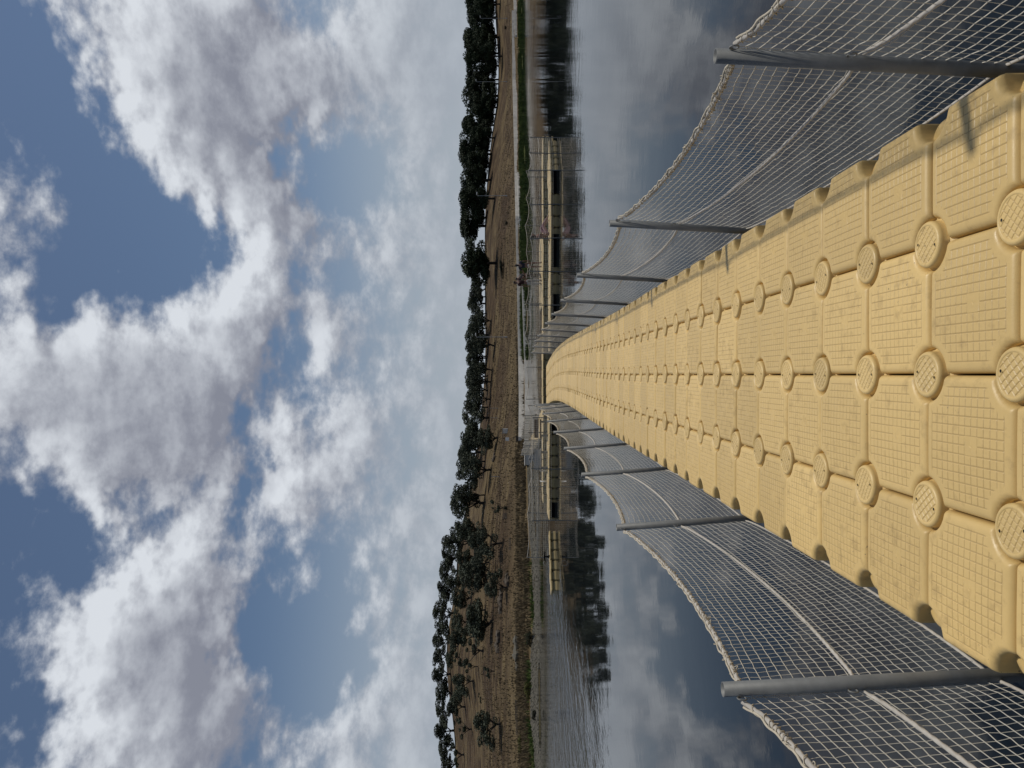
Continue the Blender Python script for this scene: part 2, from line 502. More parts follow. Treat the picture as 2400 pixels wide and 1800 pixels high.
def cube_mesh():
    G0 = [k * 0.034 for k in range(-6, 7)]
    L = set()
    for g in G0:
        L.update([g - 0.0050, g - 0.0028, g - 0.0012, g + 0.0012, g + 0.0028, g + 0.0050])
    for a_, b_ in zip(G0[:-1], G0[1:]): L.add((a_ + b_) / 2)
    for e_ in (0.2485, 0.247, 0.2440, 0.240, 0.235, 0.229, 0.222, 0.214, 0.196, 0.189, 0.181, 0.165, 0.158, 0.148):
        L.add(e_); L.add(-e_)
    L = np.array(sorted(L)); n = len(L)
    U, Vv = np.meshgrid(L, L, indexing='ij')
    U = U.copy(); Vv = Vv.copy()
    rc = 0.1005
    eb = np.minimum(0.2463 - np.abs(U), 0.2487 - np.abs(Vv))
    cu, cv = np.sign(U) * 0.25, np.sign(Vv) * 0.25
    du, dv_ = U - cu, Vv - cv
    dist = np.hypot(du, dv_)
    ec = dist - rc
    def drop(e, r):
        e = np.clip(e, 0, r)
        return r - np.sqrt(np.maximum(r * r - (r - e) ** 2, 0))
    z = -np.sqrt(drop(eb, 0.027) ** 2 + drop(ec, 0.026) ** 2)
    z = z + 0.007 * (1 - (U / 0.25) ** 2) * (1 - 0.5 * (Vv / 0.25) ** 2)
    # moulded tread: a lattice of grooves, with a plain badge square near the middle
    inside = (np.abs(U) < 0.206) & (np.abs(Vv) < 0.206) & (dist > 0.148)
    gd_ = np.minimum.reduce([np.abs(U - g) for g in G0]); gd2 = np.minimum.reduce([np.abs(Vv - g) for g in G0])
    gm = np.minimum(gd_, gd2)
    badge = (np.abs(U - 0.0) < 0.033) & (np.abs(Vv + 0.034) < 0.033)
    groove = inside & (gm < 0.0015) & ~badge
    z = z - 0.0021 * groove
    ridge = badge & (np.abs(np.abs(U - (Vv + 0.034) * 0.8) - 0.008) < 0.005)
    z = z + 0.0018 * ridge
    off = ec < 0
    s_ = np.where(off, rc / np.maximum(dist, 1e-5), 1.0)
    U = np.where(off, cu + du * s_, U); Vv = np.where(off, cv + dv_ * s_, Vv)
    # points pushed past the straight sides slide back onto them
    U = np.clip(U, -0.2463, 0.2463); Vv = np.clip(Vv, -0.2487, 0.2487)
    z = np.where(off, -0.026, z)
    P = np.stack([U, Vv, z], -1).reshape(-1, 3)
    i0 = (np.arange(n - 1)[:, None] * n + np.arange(n - 1)[None, :]).ravel()
    Q = np.stack([i0, i0 + n, i0 + n + 1, i0 + 1], -1)
    keep = ~off.ravel()[Q].all(1)
    Q = Q[keep]
    # skirt: the sides go down into the water
    E = np.concatenate([Q[:, [0, 1]], Q[:, [1, 2]], Q[:, [2, 3]], Q[:, [3, 0]]])
    key = np.sort(E, 1); key = key[:, 0].astype(np.int64) * len(P) + key[:, 1]
    uq, idx, cnt = np.unique(key, return_index=True, return_counts=True)
    B = E[idx[cnt == 1]]
    bv = np.unique(B); mp = -np.ones(len(P), int); mp[bv] = np.arange(len(bv))
    P1 = P[bv].copy(); P1[:, 2] = -0.15; P2 = P[bv].copy(); P2[:, 2] = -0.36; P2[:, :2] *= 0.95
    o1, o2 = len(P), len(P) + len(bv)
    S1 = np.stack([B[:, 1], B[:, 0], o1 + mp[B[:, 0]], o1 + mp[B[:, 1]]], -1)
    S2 = np.stack([o1 + mp[B[:, 1]], o1 + mp[B[:, 0]], o2 + mp[B[:, 0]], o2 + mp[B[:, 1]]], -1)
    VV = np.concatenate([P, P1, P2]); FF = np.concatenate([Q, S1, S2])
    gatt = np.zeros(len(VV), np.float32); gatt[:len(P)] = groove.ravel()
    used = np.unique(FF); rm = -np.ones(len(VV), int); rm[used] = np.arange(len(used))
    me = npmesh('float_cube', VV[used], rm[FF], True)
    at = me.attributes.new('groove', 'FLOAT', 'POINT')
    at.data.foreach_set('value', gatt[used][:len(me.vertices)])
    return me

def disc_mesh():
    """round coupling pin: domed rim, diamond tread and two key holes"""
    sp = 0.0235
    G0 = [(k + 0.5) * sp for k in range(-4, 4)]
    L = set()
    for g in G0: L.update([g - 0.0046, g - 0.0028, g - 0.0012, g + 0.0012, g + 0.0028, g + 0.0046])
    for g in list(G0): L.add(g + sp / 2)
    L.update([-0.094, 0.094, -0.09, 0.09])
    L = np.array(sorted(L)); n = len(L)
    U, Vv = np.meshgrid(L, L, indexing='ij')
    r = np.hypot(U, Vv); R = 0.0745
    gm = np.minimum(np.minimum.reduce([np.abs(U - g) for g in G0]), np.minimum.reduce([np.abs(Vv - g) for g in G0]))
    groove = (gm < 0.0014) & (r < 0.069)
    z = 0.008 - 0.0026 * groove - 0.002 * (r / R) ** 2
    off = r > R
    s_ = np.where(off, R / np.maximum(r, 1e-5), 1)
    P = np.stack([U * s_, Vv * s_, np.where(off, 0.0062, z)], -1).reshape(-1, 3)
    i0 = (np.arange(n - 1)[:, None] * n + np.arange(n - 1)[None, :]).ravel()
    Q = np.stack([i0, i0 + n, i0 + n + 1, i0 + 1], -1)
    Q = Q[~off.ravel()[Q].all(1)]
    ca = math.cos(math.pi / 4 + 0.09); sa = math.sin(math.pi / 4 + 0.09)
    P = np.stack([P[:, 0] * ca - P[:, 1] * sa, P[:, 0] * sa + P[:, 1] * ca, P[:, 2]], -1)
    prof = [(0.0705, 0.0050), (0.0725, 0.0078), (0.0765, 0.0088), (0.081, 0.0080), (0.0855, 0.0050), (0.0885, 0.0000), (0.0897, -0.008), (0.090, -0.030),
            (0.096, -0.034), (0.125, -0.036), (0.125, -0.30)]
    ns = 48
    PV = np.array([(rr * math.cos(2 * math.pi * k / ns), rr * math.sin(2 * math.pi * k / ns), zz) for rr, zz in prof for k in range(ns)])
    PF = np.array([(i * ns + k, (i + 1) * ns + k, (i + 1) * ns + (k + 1) % ns, i * ns + (k + 1) % ns) for i in range(len(prof) - 1) for k in range(ns)])
    o = len(P)
    # holes: shade of the depth put into black discs, each in a collar
    HV, HF = [], []
    for sy in (-1, 1):
        b0 = len(HV)
        for rr, zz in ((0.0078, 0.0064), (0.0072, 0.0082), (0.0058, 0.0084), (0.0056, 0.0072)):
            for k in range(12):
                HV.append((rr * math.cos(k * math.pi / 6), sy * 0.0595 + rr * math.sin(k * math.pi / 6), zz))
        for i in range(3):
            for k in range(12):
                HF.append((b0 + i * 12 + k, b0 + (i + 1) * 12 + k, b0 + (i + 1) * 12 + (k + 1) % 12, b0 + i * 12 + (k + 1) % 12))
    o2 = o + len(PV)
    V_ = np.concatenate([P, PV, np.array(HV)]); F_ = np.concatenate([Q, PF + o, np.array(HF) + o2])
    nf = len(F_)
    # well bottoms as quads fan
    o3 = len(V_)
    WV, WF = [], []
    for sy in (-1, 1):
        b0 = len(WV)
        for k in range(12): WV.append((0.0057 * math.cos(k * math.pi / 6), sy * 0.0595 + 0.0057 * math.sin(k * math.pi / 6), 0.0076))
        for k in range(0, 10, 2): WF.append((b0, b0 + k, b0 + k + 1, b0 + k + 2) if k else (b0, b0 + 1, b0 + 2, b0 + 3))
        WF.append((b0, b0 + 9, b0 + 10, b0 + 11)); 
        for q3 in ((b0, b0 + 3, b0 + 4, b0 + 5), (b0, b0 + 5, b0 + 6, b0 + 7), (b0, b0 + 7, b0 + 8, b0 + 9)): WF.append(q3)
    V_ = np.concatenate([V_, np.array(WV)]); F_ = np.concatenate([F_, np.array(WF) + o3])
    gatt = np.zeros(len(V_), np.float32); gatt[:len(P)] = groove.ravel()
    used = np.unique(F_); rm = -np.ones(len(V_), int); rm[used] = np.arange(len(used))
    me = bpy.data.meshes.new('coupling_disc')
    me.from_pydata(V_[used].tolist(), [], rm[F_].tolist()); me.update()
    me.polygons.foreach_set('use_smooth', [True] * len(me.polygons))
    me.materials.append(M['tan_disc']); me.materials.append(M['hole'])
    mi = np.zeros(len(F_), np.int32); mi[nf:] = 1
    me.polygons.foreach_set('material_index', mi)
    at = me.attributes.new('groove', 'FLOAT', 'POINT'); at.data.foreach_set('value', gatt[used])
    return me

def lug_mesh():
    """rounded coupling ear left open along the outer edge of the walkway"""
    b = MB()
    b.lathe([(0.0, -0.050), (0.055, -0.049), (0.074, -0.053), (0.083, -0.062), (0.086, -0.075), (0.084, -0.15), (0.0, -0.155)], 28)
    return b.mesh('edge_lug', True)

def walk_cx(y):
    t_ = np.maximum(np.asarray(y, float) - 10.0, 0)
    return 0.001696 * t_ ** 2 - 9.28e-5 * t_ ** 3
def walk_yaw(y):
    return -math.atan((float(walk_cx(y + 0.25)) - float(walk_cx(y - 0.25))) / 0.5)
def walk_pt(y, lat, z=DECK):
    yw = walk_yaw(y)
    return (float(walk_cx(y)) + lat * math.cos(yw), y + lat * math.sin(yw), z)

cube_me, disc_me, lug_me = cube_mesh(), disc_mesh(), lug_mesh()
cube_me.materials.append(M['tan']); lug_me.materials.append(M['tan'])
walk = empty('floating_walkway', (0, 0, 0), label='long floating walkway of tan plastic cubes four abreast between two net railings', cat='floating walkway')
Y0 = 0.87
NROW = 72
for r in range(NROW):
    yl = Y0 + r * PIT                       # near lattice line of this row
    yc = yl + PIT / 2
    yw = walk_yaw(yc)
    wob = 0.004 * math.sin(yc * 0.9) + 0.003 * math.sin(yc * 2.3)
    for c_i in range(4):
        lat = (c_i - 1.5) * PIT
        p = walk_pt(yc, lat)
        o = link('float_cube', cube_me, None, walk, (p[0], p[1], p[2] + wob + random.uniform(-.004, .004)), yw)
        o.rotation_euler = (random.uniform(-.011, .011), random.uniform(-.010, .010), yw + random.uniform(-.002, .002))
    for c_i in range(3):
        p = walk_pt(yl, (c_i - 1) * PIT)
        o = link('coupling_disc', disc_me, None, walk, (p[0], p[1], p[2] + wob + random.uniform(-.001, .003)), yw + random.uniform(-.22, .22) + (math.pi if random.random() < .5 else 0))
        o.rotation_euler = (random.uniform(-.015, .015), random.uniform(-.015, .015), o.rotation_euler.z)
    for s in (-1, 1):
        p = walk_pt(yl, s * 0.900)
        link('edge_lug', lug_me, None, walk, (p[0], p[1], p[2] + wob), yw)

# ================================================================== net railings on grey posts along both edges
PSP = 2.97            # post spacing
NI, NJ = 69, 22

def rail_curve(s, t):
    """s 0..1 along a bay, t 0 (top rope) .. 1 (deck edge) -> lateral x, y, z in the bay's frame"""
    sag = 0.085 * 4 * s * (1 - s) + 0.03 * np.minimum(1, np.minimum(s, 1 - s) / 0.05)
    ztop = 0.815 - sag
    zbot = -0.165
    xb = 1.118 - 0.055 * np.sqrt(np.maximum(np.sin(np.pi * s), 0))
    x = 1.186 + (xb - 1.186) * t + 0.026 * np.sin(np.pi * t) * np.sin(np.pi * s) - 0.020 * np.sin(np.pi * s) * (1 - t)
    return x, s * PSP, ztop + (zbot - ztop) * t

def strands(P, r, off1, off2):
    """P (m, n, 3): m polylines of n points -> triangular tubes"""
    m_, n_, _ = P.shape
    ang = np.array([0.3, 0.3 + 2 * np.pi / 3, 0.3 + 4 * np.pi / 3])
    O = np.cos(ang)[:, None] * np.array(off1)[None] * r + np.sin(ang)[:, None] * np.array(off2)[None] * r
    V_ = (P[:, :, None, :] + O[None, None]).reshape(-1, 3)
    base = (np.arange(m_)[:, None] * n_ + np.arange(n_ - 1)[None]).ravel() * 3
    F_ = []
    for k in range(3):
        k2 = (k + 1) % 3
        F_.append(np.stack([base + k, base + k2, base + 3 + k2, base + 3 + k], -1))
    return V_, np.concatenate(F_)

def net_mesh(seed, knots=True):
    rg = np.random.default_rng(seed)
    s = np.linspace(0.002, 0.998, NI + 1); t_ = np.concatenate([[0.0], np.linspace(0.055, 1.0, NJ)])
    S, T = np.meshgrid(s, t_, indexing='ij')
    x, y, z = rail_curve(S, T)
    drift = np.cumsum(rg.normal(0, 0.0011, S.shape), 0); drift -= drift.mean(0)
    y = y + rg.normal(0, 0.0018, S.shape) + drift * 0.3
    z = z + rg.normal(0, 0.0016, S.shape) + 0.004 * np.sin(S * 19 + T * 7) * (T > 0) * (T < 1)
    x = x + rg.normal(0, 0.0015, S.shape)
    P = np.stack([x, y, z], -1)
    vs, fs, o = [], [], 0
    A, B = strands(np.swapaxes(P, 0, 1)[1:], 0.00215, (1, 0, 0), (0, 0, 1)); vs.append(A); fs.append(B + o); o += len(A)
    A, B = strands(P, 0.00135, (1, 0, 0), (0, 1, 0)); vs.append(A); fs.append(B + o); o += len(A)
    if knots:
        K = P[:, 1:].reshape(-1, 3)
        r = 0.0036
        O = np.array([(r, 0, 0), (-r, 0, 0), (0, r * 1.3, 0), (0, -r * 1.3, 0), (0, 0, r), (0, 0, -r)])
        A = (K[:, None] + O[None]).reshape(-1, 3)
        b0 = np.arange(len(K)) * 6
        # octahedra as four quads, folded on their equator
        Q = np.concatenate([np.stack([b0 + a, b0 + b_, b0 + c, b0 + d], -1) for a, b_, c, d in ((4, 0, 2, 1), (4, 1, 3, 0), (5, 1, 2, 0), (5, 0, 3, 1))])
        vs.append(A); fs.append(Q + o); o += len(A)
    me = npmesh('net', np.concatenate(vs), np.concatenate(fs), False)
    return me

def rope_mesh(name, t0, r, step=0.0075, pitch=0.055, sides=12, droop=0.0, inward=0.0, s0=0.008, s1=0.992):
    n = int(PSP / step)
    s = np.linspace(s0, s1, n)
    x, y, z = rail_curve(s, np.full(n, t0))
    z = z - droop * 4 * s * (1 - s); x = x - inward * np.sin(np.pi * s)
    th = np.linspace(0, 2 * np.pi, sides, endpoint=False)
    ph = 2 * np.pi * (s * PSP) / pitch
    rr = r * (0.80 + 0.26 * np.abs(np.cos(1.5 * (th[None] - ph[:, None] / 3))))
    V_ = np.stack([x[:, None] + rr * np.cos(th)[None], np.repeat(y[:, None], sides, 1), z[:, None] + rr * np.sin(th)[None]], -1).reshape(-1, 3)
    i0 = (np.arange(n - 1)[:, None] * sides + np.arange(sides)[None]).ravel(); k = np.tile(np.arange(sides), n - 1)
    nx = i0 - k + (k + 1) % sides
    return npmesh(name, V_, np.stack([i0, nx, nx + sides, i0 + sides], -1), True)

def lashing_mesh(seed):
    """thin twine wound round the top rope, with loose loops and frayed ends"""
    rg = random.Random(seed)
    b = MB()
    pts = []
    s = 0.016
    while s < 0.984:
        wraps = rg.choice([1, 1, 2])
        adv = rg.uniform(0.014, 0.030)
        rad = rg.uniform(0.0105, 0.0140)
        for q_ in range(10 * wraps):
            ang = 2 * math.pi * q_ / 10
            ss = s + adv * q_ / (10 * wraps)
            x, y, z = rail_curve(np.array(ss), np.array(0.0))
            rr = rad * (1 + 0.25 * math.sin(3.1 * q_ + seed))
            pts.append((float(x) + rr * math.cos(ang), float(y), float(z) + rr * math.sin(ang)))
        s += adv
    b.tube(pts, 0.0021, 4, False)
    # a second bundle of twine lies along the rope and bulges away from it in places
    p2 = []
    for i in range(150):
        ss = 0.016 + 0.968 * i / 149
        x, y, z = rail_curve(np.array(ss), np.array(0.0))
        p2.append((float(x) + 0.006 + 0.004 * math.sin(i * 0.9), float(y), float(z) + 0.012 + 0.005 * math.sin(i * 0.53 + seed) * rg.uniform(0.3, 1)))
    b.tube(p2, 0.0045, 6, False)
    for i in range(46):
        ss = rg.uniform(0.03, 0.97)
        x, y, z = rail_curve(np.array(ss), np.array(0.0))
        x, y, z = float(x), float(y), float(z)
        a = rg.uniform(0, 2 * math.pi); l = rg.uniform(0.005, 0.018)
        lp = []
        for q_ in range(6):
            u = q_ / 5
            w = math.sin(math.pi * u) * l
            lp.append((x + math.cos(a) * (0.011 + w), y + (u - 0.4) * rg.uniform(0.012, 0.03), z + math.sin(a) * (0.011 + w) * (1 if rg.random() < .7 else .4)))
        b.tube(lp, 0.0019, 4, False)
    return b.mesh('lashing', True)

def post_mesh():
    b = MB()
    xt, xb, zt, zb = 1.160, 1.070, 0.865, -0.60
    ns = 24
    def ring(z, r):
        k = (z - zb) / (zt - zb); cx = xb + (xt - xb) * k
        return [(cx + r * math.cos(2 * math.pi * i / ns), r * math.sin(2 * math.pi * i / ns), z) for i in range(ns)]
    prof = [(zb, 0.0265), (0.0, 0.0265), (zt, 0.0265), (zt, 0.0238), (zt - 0.12, 0.0236)]
    vs = []; fs = []
    for z, r in prof: vs += ring(z, r)
    for i in range(len(prof) - 1):
        for k in range(ns): fs.append((i * ns + k, i * ns + (k + 1) % ns, (i + 1) * ns + (k + 1) % ns, (i + 1) * ns + k))
    # floor inside the open pipe, out of sight
    fs.append(tuple(4 * ns + k for k in range(ns)))
    b.add(vs, fs)
    return b.mesh('post', True)

def ring_mesh():
    b = MB()
    for sy in (1,):
        for zc in (0,):
            pts = [(0, 0.016 * math.cos(a), 0.016 * math.sin(a)) for a in np.linspace(0, 2 * math.pi, 15)]
            b.tube(pts, 0.003, 6, False)
    return b.mesh('rope_ring', True)

post_me, ring_me = post_mesh(), ring_mesh()
for me_, mt in ((post_me, 'galv'), (ring_me, 'galv')): me_.materials.append(M[mt])
net_mes = [net_mesh(11), net_mesh(12)]
top_mes = [rope_mesh('top_rope', 0.0, 0.0095)]
mid_mes = [rope_mesh('middle_rope', 0.47, 0.0080, droop=0.035, inward=0.015), rope_mesh('middle_rope', 0.47, 0.0080, droop=0.055, inward=0.0)]
bot_me = rope_mesh('bottom_rope', 1.0, 0.0065, step=0.02)
lash_mes = [lashing_mesh(3), lashing_mesh(8)]
for me_ in net_mes: me_.materials.append(M['net'])
for me_ in top_mes + mid_mes + [bot_me]: me_.materials.append(M['rope'])
for me_ in lash_mes: me_.materials.append(M['twine'])

for s, side in ((1, 'right'), (-1, 'left')):
    rail = empty('net_railing', (0, 0, 0), label='grey posts with rope netting along the %s edge of the long tan walkway' % side, cat='railing', group='net railings of the long walkway')
    zs = 1.0 if s > 0 else 0.955
    ys = [2.70 + PSP * k + random.uniform(-.03, .03) * (k > 0) for k in range(-1, 11)]
    for k, y in enumerate(ys):
        yw = walk_yaw(y); cx = float(walk_cx(y))
        for sy in (-1, 1):
            for zc, xc in ((0.815, 1.168), (0.395, 1.140)):
                ca, sa = math.cos(yw), math.sin(yw)
                link('rope_ring', ring_me, None, rail, (cx + s * xc * ca - sy * .034 * sa, y + s * xc * sa + sy * .034 * ca, DECK + zc * zs), yw)
        for nm, me_ in (('post', post_me),):
            o = link(nm, me_, None, rail, (cx, y, DECK), yw)
            o.scale = (s, 1, zs)
            o.rotation_euler = (random.uniform(-.012, .012), random.uniform(-.01, .01), yw)
        if k + 1 < len(ys):
            y2 = ys[k + 1]; cx2 = float(walk_cx(y2))
            dirn = Vector((cx2 - cx, y2 - y)); ln = dirn.length
            rz = math.atan2(-dirn.x, dirn.y)
            for nm, ms in (('net', net_mes), ('top_rope', top_mes), ('middle_rope', mid_mes), ('bottom_rope', [bot_me]), ('lashing', lash_mes)):
                o = link(nm, ms[(k + (s > 0)) % len(ms)], None, rail, (cx, y, DECK), rz)
                o.scale = (s, ln / PSP, zs)

# ================================================================== docks of the floating pool
def dock_cube_mesh(slim=False):
    """simpler cube for the far docks: rounded lid with ears, notched below, straight at the waterline"""
    b = MB()
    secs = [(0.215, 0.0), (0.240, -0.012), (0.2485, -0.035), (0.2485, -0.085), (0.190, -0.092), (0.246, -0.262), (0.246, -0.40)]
    vs, fs = [], []
    for h, z in secs:
        c = 0.045
        for x, y in ((h - c, -h), (h, -h + c), (h, h - c), (h - c, h), (-h + c, h), (-h, h - c), (-h, -h + c), (-h + c, -h)):
            vs.append((x, y, z))
    for i in range(len(secs) - 1):
        for k in range(8):
            fs.append((i * 8 + k, (i + 1) * 8 + k, (i + 1) * 8 + (k + 1) % 8, i * 8 + (k + 1) % 8))
    fs.append(tuple(range(8)))
    b.add(vs, fs)
    me = b.mesh('float_cube')
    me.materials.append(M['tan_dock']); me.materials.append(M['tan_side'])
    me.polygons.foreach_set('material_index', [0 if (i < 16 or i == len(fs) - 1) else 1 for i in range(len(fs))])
    return me
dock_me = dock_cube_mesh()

def far_disc_mesh():
    b = MB(); b.lathe([(0.0, 0.006), (0.075, 0.008), (0.09, 0.0), (0.10, -0.04)], 10)
    me = b.mesh('coupling_disc', True); me.materials.append(M['tan_dock']); return me
fdisc_me = far_disc_mesh()

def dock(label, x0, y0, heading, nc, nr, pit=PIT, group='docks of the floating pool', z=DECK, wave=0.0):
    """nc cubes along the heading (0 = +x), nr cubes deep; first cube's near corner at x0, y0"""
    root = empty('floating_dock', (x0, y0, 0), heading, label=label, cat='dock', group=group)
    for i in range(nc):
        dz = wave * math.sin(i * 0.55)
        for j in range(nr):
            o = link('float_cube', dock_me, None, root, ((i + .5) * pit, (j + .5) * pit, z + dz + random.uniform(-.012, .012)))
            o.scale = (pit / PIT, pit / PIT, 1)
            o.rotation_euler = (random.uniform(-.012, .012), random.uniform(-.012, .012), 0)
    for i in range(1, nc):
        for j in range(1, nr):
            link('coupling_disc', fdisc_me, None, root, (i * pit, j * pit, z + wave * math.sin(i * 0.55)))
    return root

def panel(root, xa, xb, y=-0.03):  # black box added for the shaded opening under the deck edge
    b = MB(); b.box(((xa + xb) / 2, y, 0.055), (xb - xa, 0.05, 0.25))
    link('shade_panel', b, M['black'], root)

d1 = dock('long tan cube dock with black shade panels to the right of the walkway', 1.02, 33.1, math.radians(-1.5), 16, 4, wave=.006)
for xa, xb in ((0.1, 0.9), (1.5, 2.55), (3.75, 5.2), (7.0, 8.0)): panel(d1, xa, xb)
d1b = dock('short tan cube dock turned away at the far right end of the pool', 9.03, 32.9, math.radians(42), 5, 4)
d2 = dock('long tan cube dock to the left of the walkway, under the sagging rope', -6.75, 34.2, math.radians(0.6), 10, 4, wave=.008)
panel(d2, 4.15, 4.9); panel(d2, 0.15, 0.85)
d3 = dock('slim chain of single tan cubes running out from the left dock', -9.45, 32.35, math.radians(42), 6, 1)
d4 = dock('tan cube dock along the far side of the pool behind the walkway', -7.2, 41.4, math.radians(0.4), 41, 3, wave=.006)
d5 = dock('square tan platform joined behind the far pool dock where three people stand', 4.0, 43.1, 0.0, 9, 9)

# gangway from the pool to the concrete block on the bank
ga, gb = Vector((-2.0, 43.3)), Vector((-6.2, 71.5))
gdir = (gb - ga); glen = gdir.length
gh = math.atan2(gdir.y, gdir.x)
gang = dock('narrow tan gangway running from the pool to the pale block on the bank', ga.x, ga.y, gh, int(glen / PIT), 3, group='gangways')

# railings of the far docks: thin posts, two ropes, netting
def far_rail(label, pts, sp=1.5, htop=0.93, group='net railings of the pool', sagk=0.16):
    pts = [Vector((p[0], p[1])) for p in pts]
    root = empty('net_railing', (pts[0].x, pts[0].y, 0), label=label, cat='railing', group=group)
    org = Vector((pts[0].x, pts[0].y, 0))
    # resample
    P = [pts[0]]
    for a, b in zip(pts[:-1], pts[1:]):
        n = max(1, round((b - a).length / sp))
        P += [a.lerp(b, (i + 1) / n) for i in range(n)]
    pm = MB(); pm.tube([(0, 0, -0.35), (0, 0, DECK + htop)], 0.022, 8)
    pme = pm.mesh('post'); pme.materials.append(M['galv'])
    V_, F_, o = [], [], 0
    tops = [htop * random.uniform(0.94, 1.05) for _ in P]
    rt_, rm_ = MB(), MB()
    for i, p in enumerate(P):
        q = link('post', pme, None, root, (p.x - org.x, p.y - org.y, 0))
        q.rotation_euler = (random.uniform(-.04, .04), random.uniform(-.04, .04), 0)
        q.scale = (1, 1, (DECK + tops[i] + .35) / (DECK + htop + .35)); q.location.z = 0
    for i in range(len(P) - 1):
        a, b = P[i], P[i + 1]
        sg = sagk * random.uniform(0.5, 1.35) * min(1.0, (b - a).length / sp)
        n = max(6, int((b - a).length / 0.085))
        tp, md, grid = [], [], []
        for k in range(n + 1):
            s = k / n; e = 4 * s * (1 - s)
            p = a.lerp(b, s) - Vector((org.x, org.y))
            zt = DECK + tops[i] + (tops[i + 1] - tops[i]) * s - sg * e
            zm = DECK + 0.50 - 0.5 * sg * e
            tp.append((p.x, p.y, zt)); md.append((p.x, p.y, zm))
            grid.append([(p.x + random.uniform(-.008, .008), p.y + random.uniform(-.008, .008), zt + (DECK - 0.12 - zt) * j / 11) for j in range(12)])
        rt_.tube(tp, 0.016, 5, False); rm_.tube(md, 0.011, 5, False)
        g_ = np.array(grid)
        for arr, offs in ((g_, ((1, 0, 0), (0, 1, 0))), (np.swapaxes(g_, 0, 1), ((0, 0.7, 0.7), (0, 0, 1)))):
            A, B = strands(arr, 0.0034, *offs); V_.append(A); F_.append(B + o); o += len(A)
    link('net', npmesh('net', np.concatenate(V_), np.concatenate(F_), False), M['net'], root)
    link('top_rope', rt_.mesh('top_rope', True), M['rope'], root)
    link('middle_rope', rm_.mesh('middle_rope', True), M['rope'], root)
    return root

far_rail('net railing with sagging ropes along the front of the right pool dock', [(1.6, 33.0), (9.0, 32.8), (11.0, 34.6), (9.6, 36.2)], sp=1.45)
far_rail('net railing with sagging ropes along the rear of the far pool dock', [(11.8, 43.1), (8.6, 43.1), (4.1, 43.05), (-1.4, 43.0)], sp=1.6)
far_rail('net railing with sagging ropes behind the left pool dock', [(-1.5, 36.4), (-6.8, 36.3), (-8.9, 36.0)], sp=1.5)
far_rail('net railing with sagging ropes along the front of the left pool dock', [(-2.0, 34.15), (-6.7, 34.1)], sp=1.9, sagk=0.05, htop=0.78)
gn = Vector((-gdir.y, gdir.x)).normalized()
for s_, nm in ((0.0, 'right'), (1.55, 'left')):
    far_rail('close-set posts and netting on the %s side of the narrow gangway' % nm,
             [tuple(ga + gn * s_ + gdir.normalized() * 4.0), tuple(gb + gn * s_)], sp=2.2, sagk=0.10, htop=0.95, group='net railings of the gangway')

# small furniture on the docks
ld = empty('pool_ladder', (-4.9, 35.9, DECK), 0.1, label='bright metal pool ladder with two hoops on the left dock', cat='ladder')
for s in (-1, 1):
    b = MB(); b.tube([(s * .25, -.5, .02), (s * .25, -.5, .22), (s * .25, -.35, .33), (s * .25, .1, .33), (s * .25, .2, .2), (s * .25, .2, -.7)], 0.025, 8)
    link('rail', b.mesh('rail', True), M['white'], ld)
for z in (-.1, -.35, -.6):
    b = MB(); b.box((0, .2, z), (.5, .08, .03)); link('rung', b, M['lampgrey'], ld)
def bench(label, x, y, l, mat, rz=0.0):
    r_ = empty('low_bench', (x, y, DECK), rz, label=label, cat='bench', group='low benches on the left dock')
    b = MB(); b.box((0, 0, .33), (l, .42, .06)); link('seat', b, M[mat], r_)
    for sx in (-1, 1):
        b = MB(); b.box((sx * (l / 2 - .12), 0, .15), (.09, .36, .30)); link('leg', b, M['galv'], r_)
    b = MB(); b.box((0, .22, .52), (l, .05, .22)); link('backrest', b, M[mat], r_)
    return r_
bench('olive-grey low bench on the left dock, next to the pool ladder', -4.1, 35.6, 1.0, 'lampgrey')
bench('dark wooden low bench on the left dock, nearer the walkway', -2.6, 35.7, 0.9, 'wood', .05)
ck = empty('mooring_cleat', (-8.25, 33.55, DECK), 0.6, label='dark mooring cleat with ring on the slim cube chain', cat='cleat')
b = MB(); b.lathe([(.09, 0), (.09, .02), (.04, .05), (.035, .22), (.0, .24)], 10); link('stem', b.mesh('stem', True), M['black'], ck)
b = MB(); b.tube([(-.22, 0, .2), (0, 0, .23), (.22, 0, .2)], [.03, .035, .03], 8); link('horn', b.mesh('horn', True), M['black'], ck)
b = MB(); b.tube([(-.3 + .13 * math.cos(a), .0, .14 + .13 * math.sin(a)) for a in np.linspace(0, 2 * math.pi, 14)], 0.016, 6, False); link('ring', b.mesh('ring', True), M['galv'], ck)

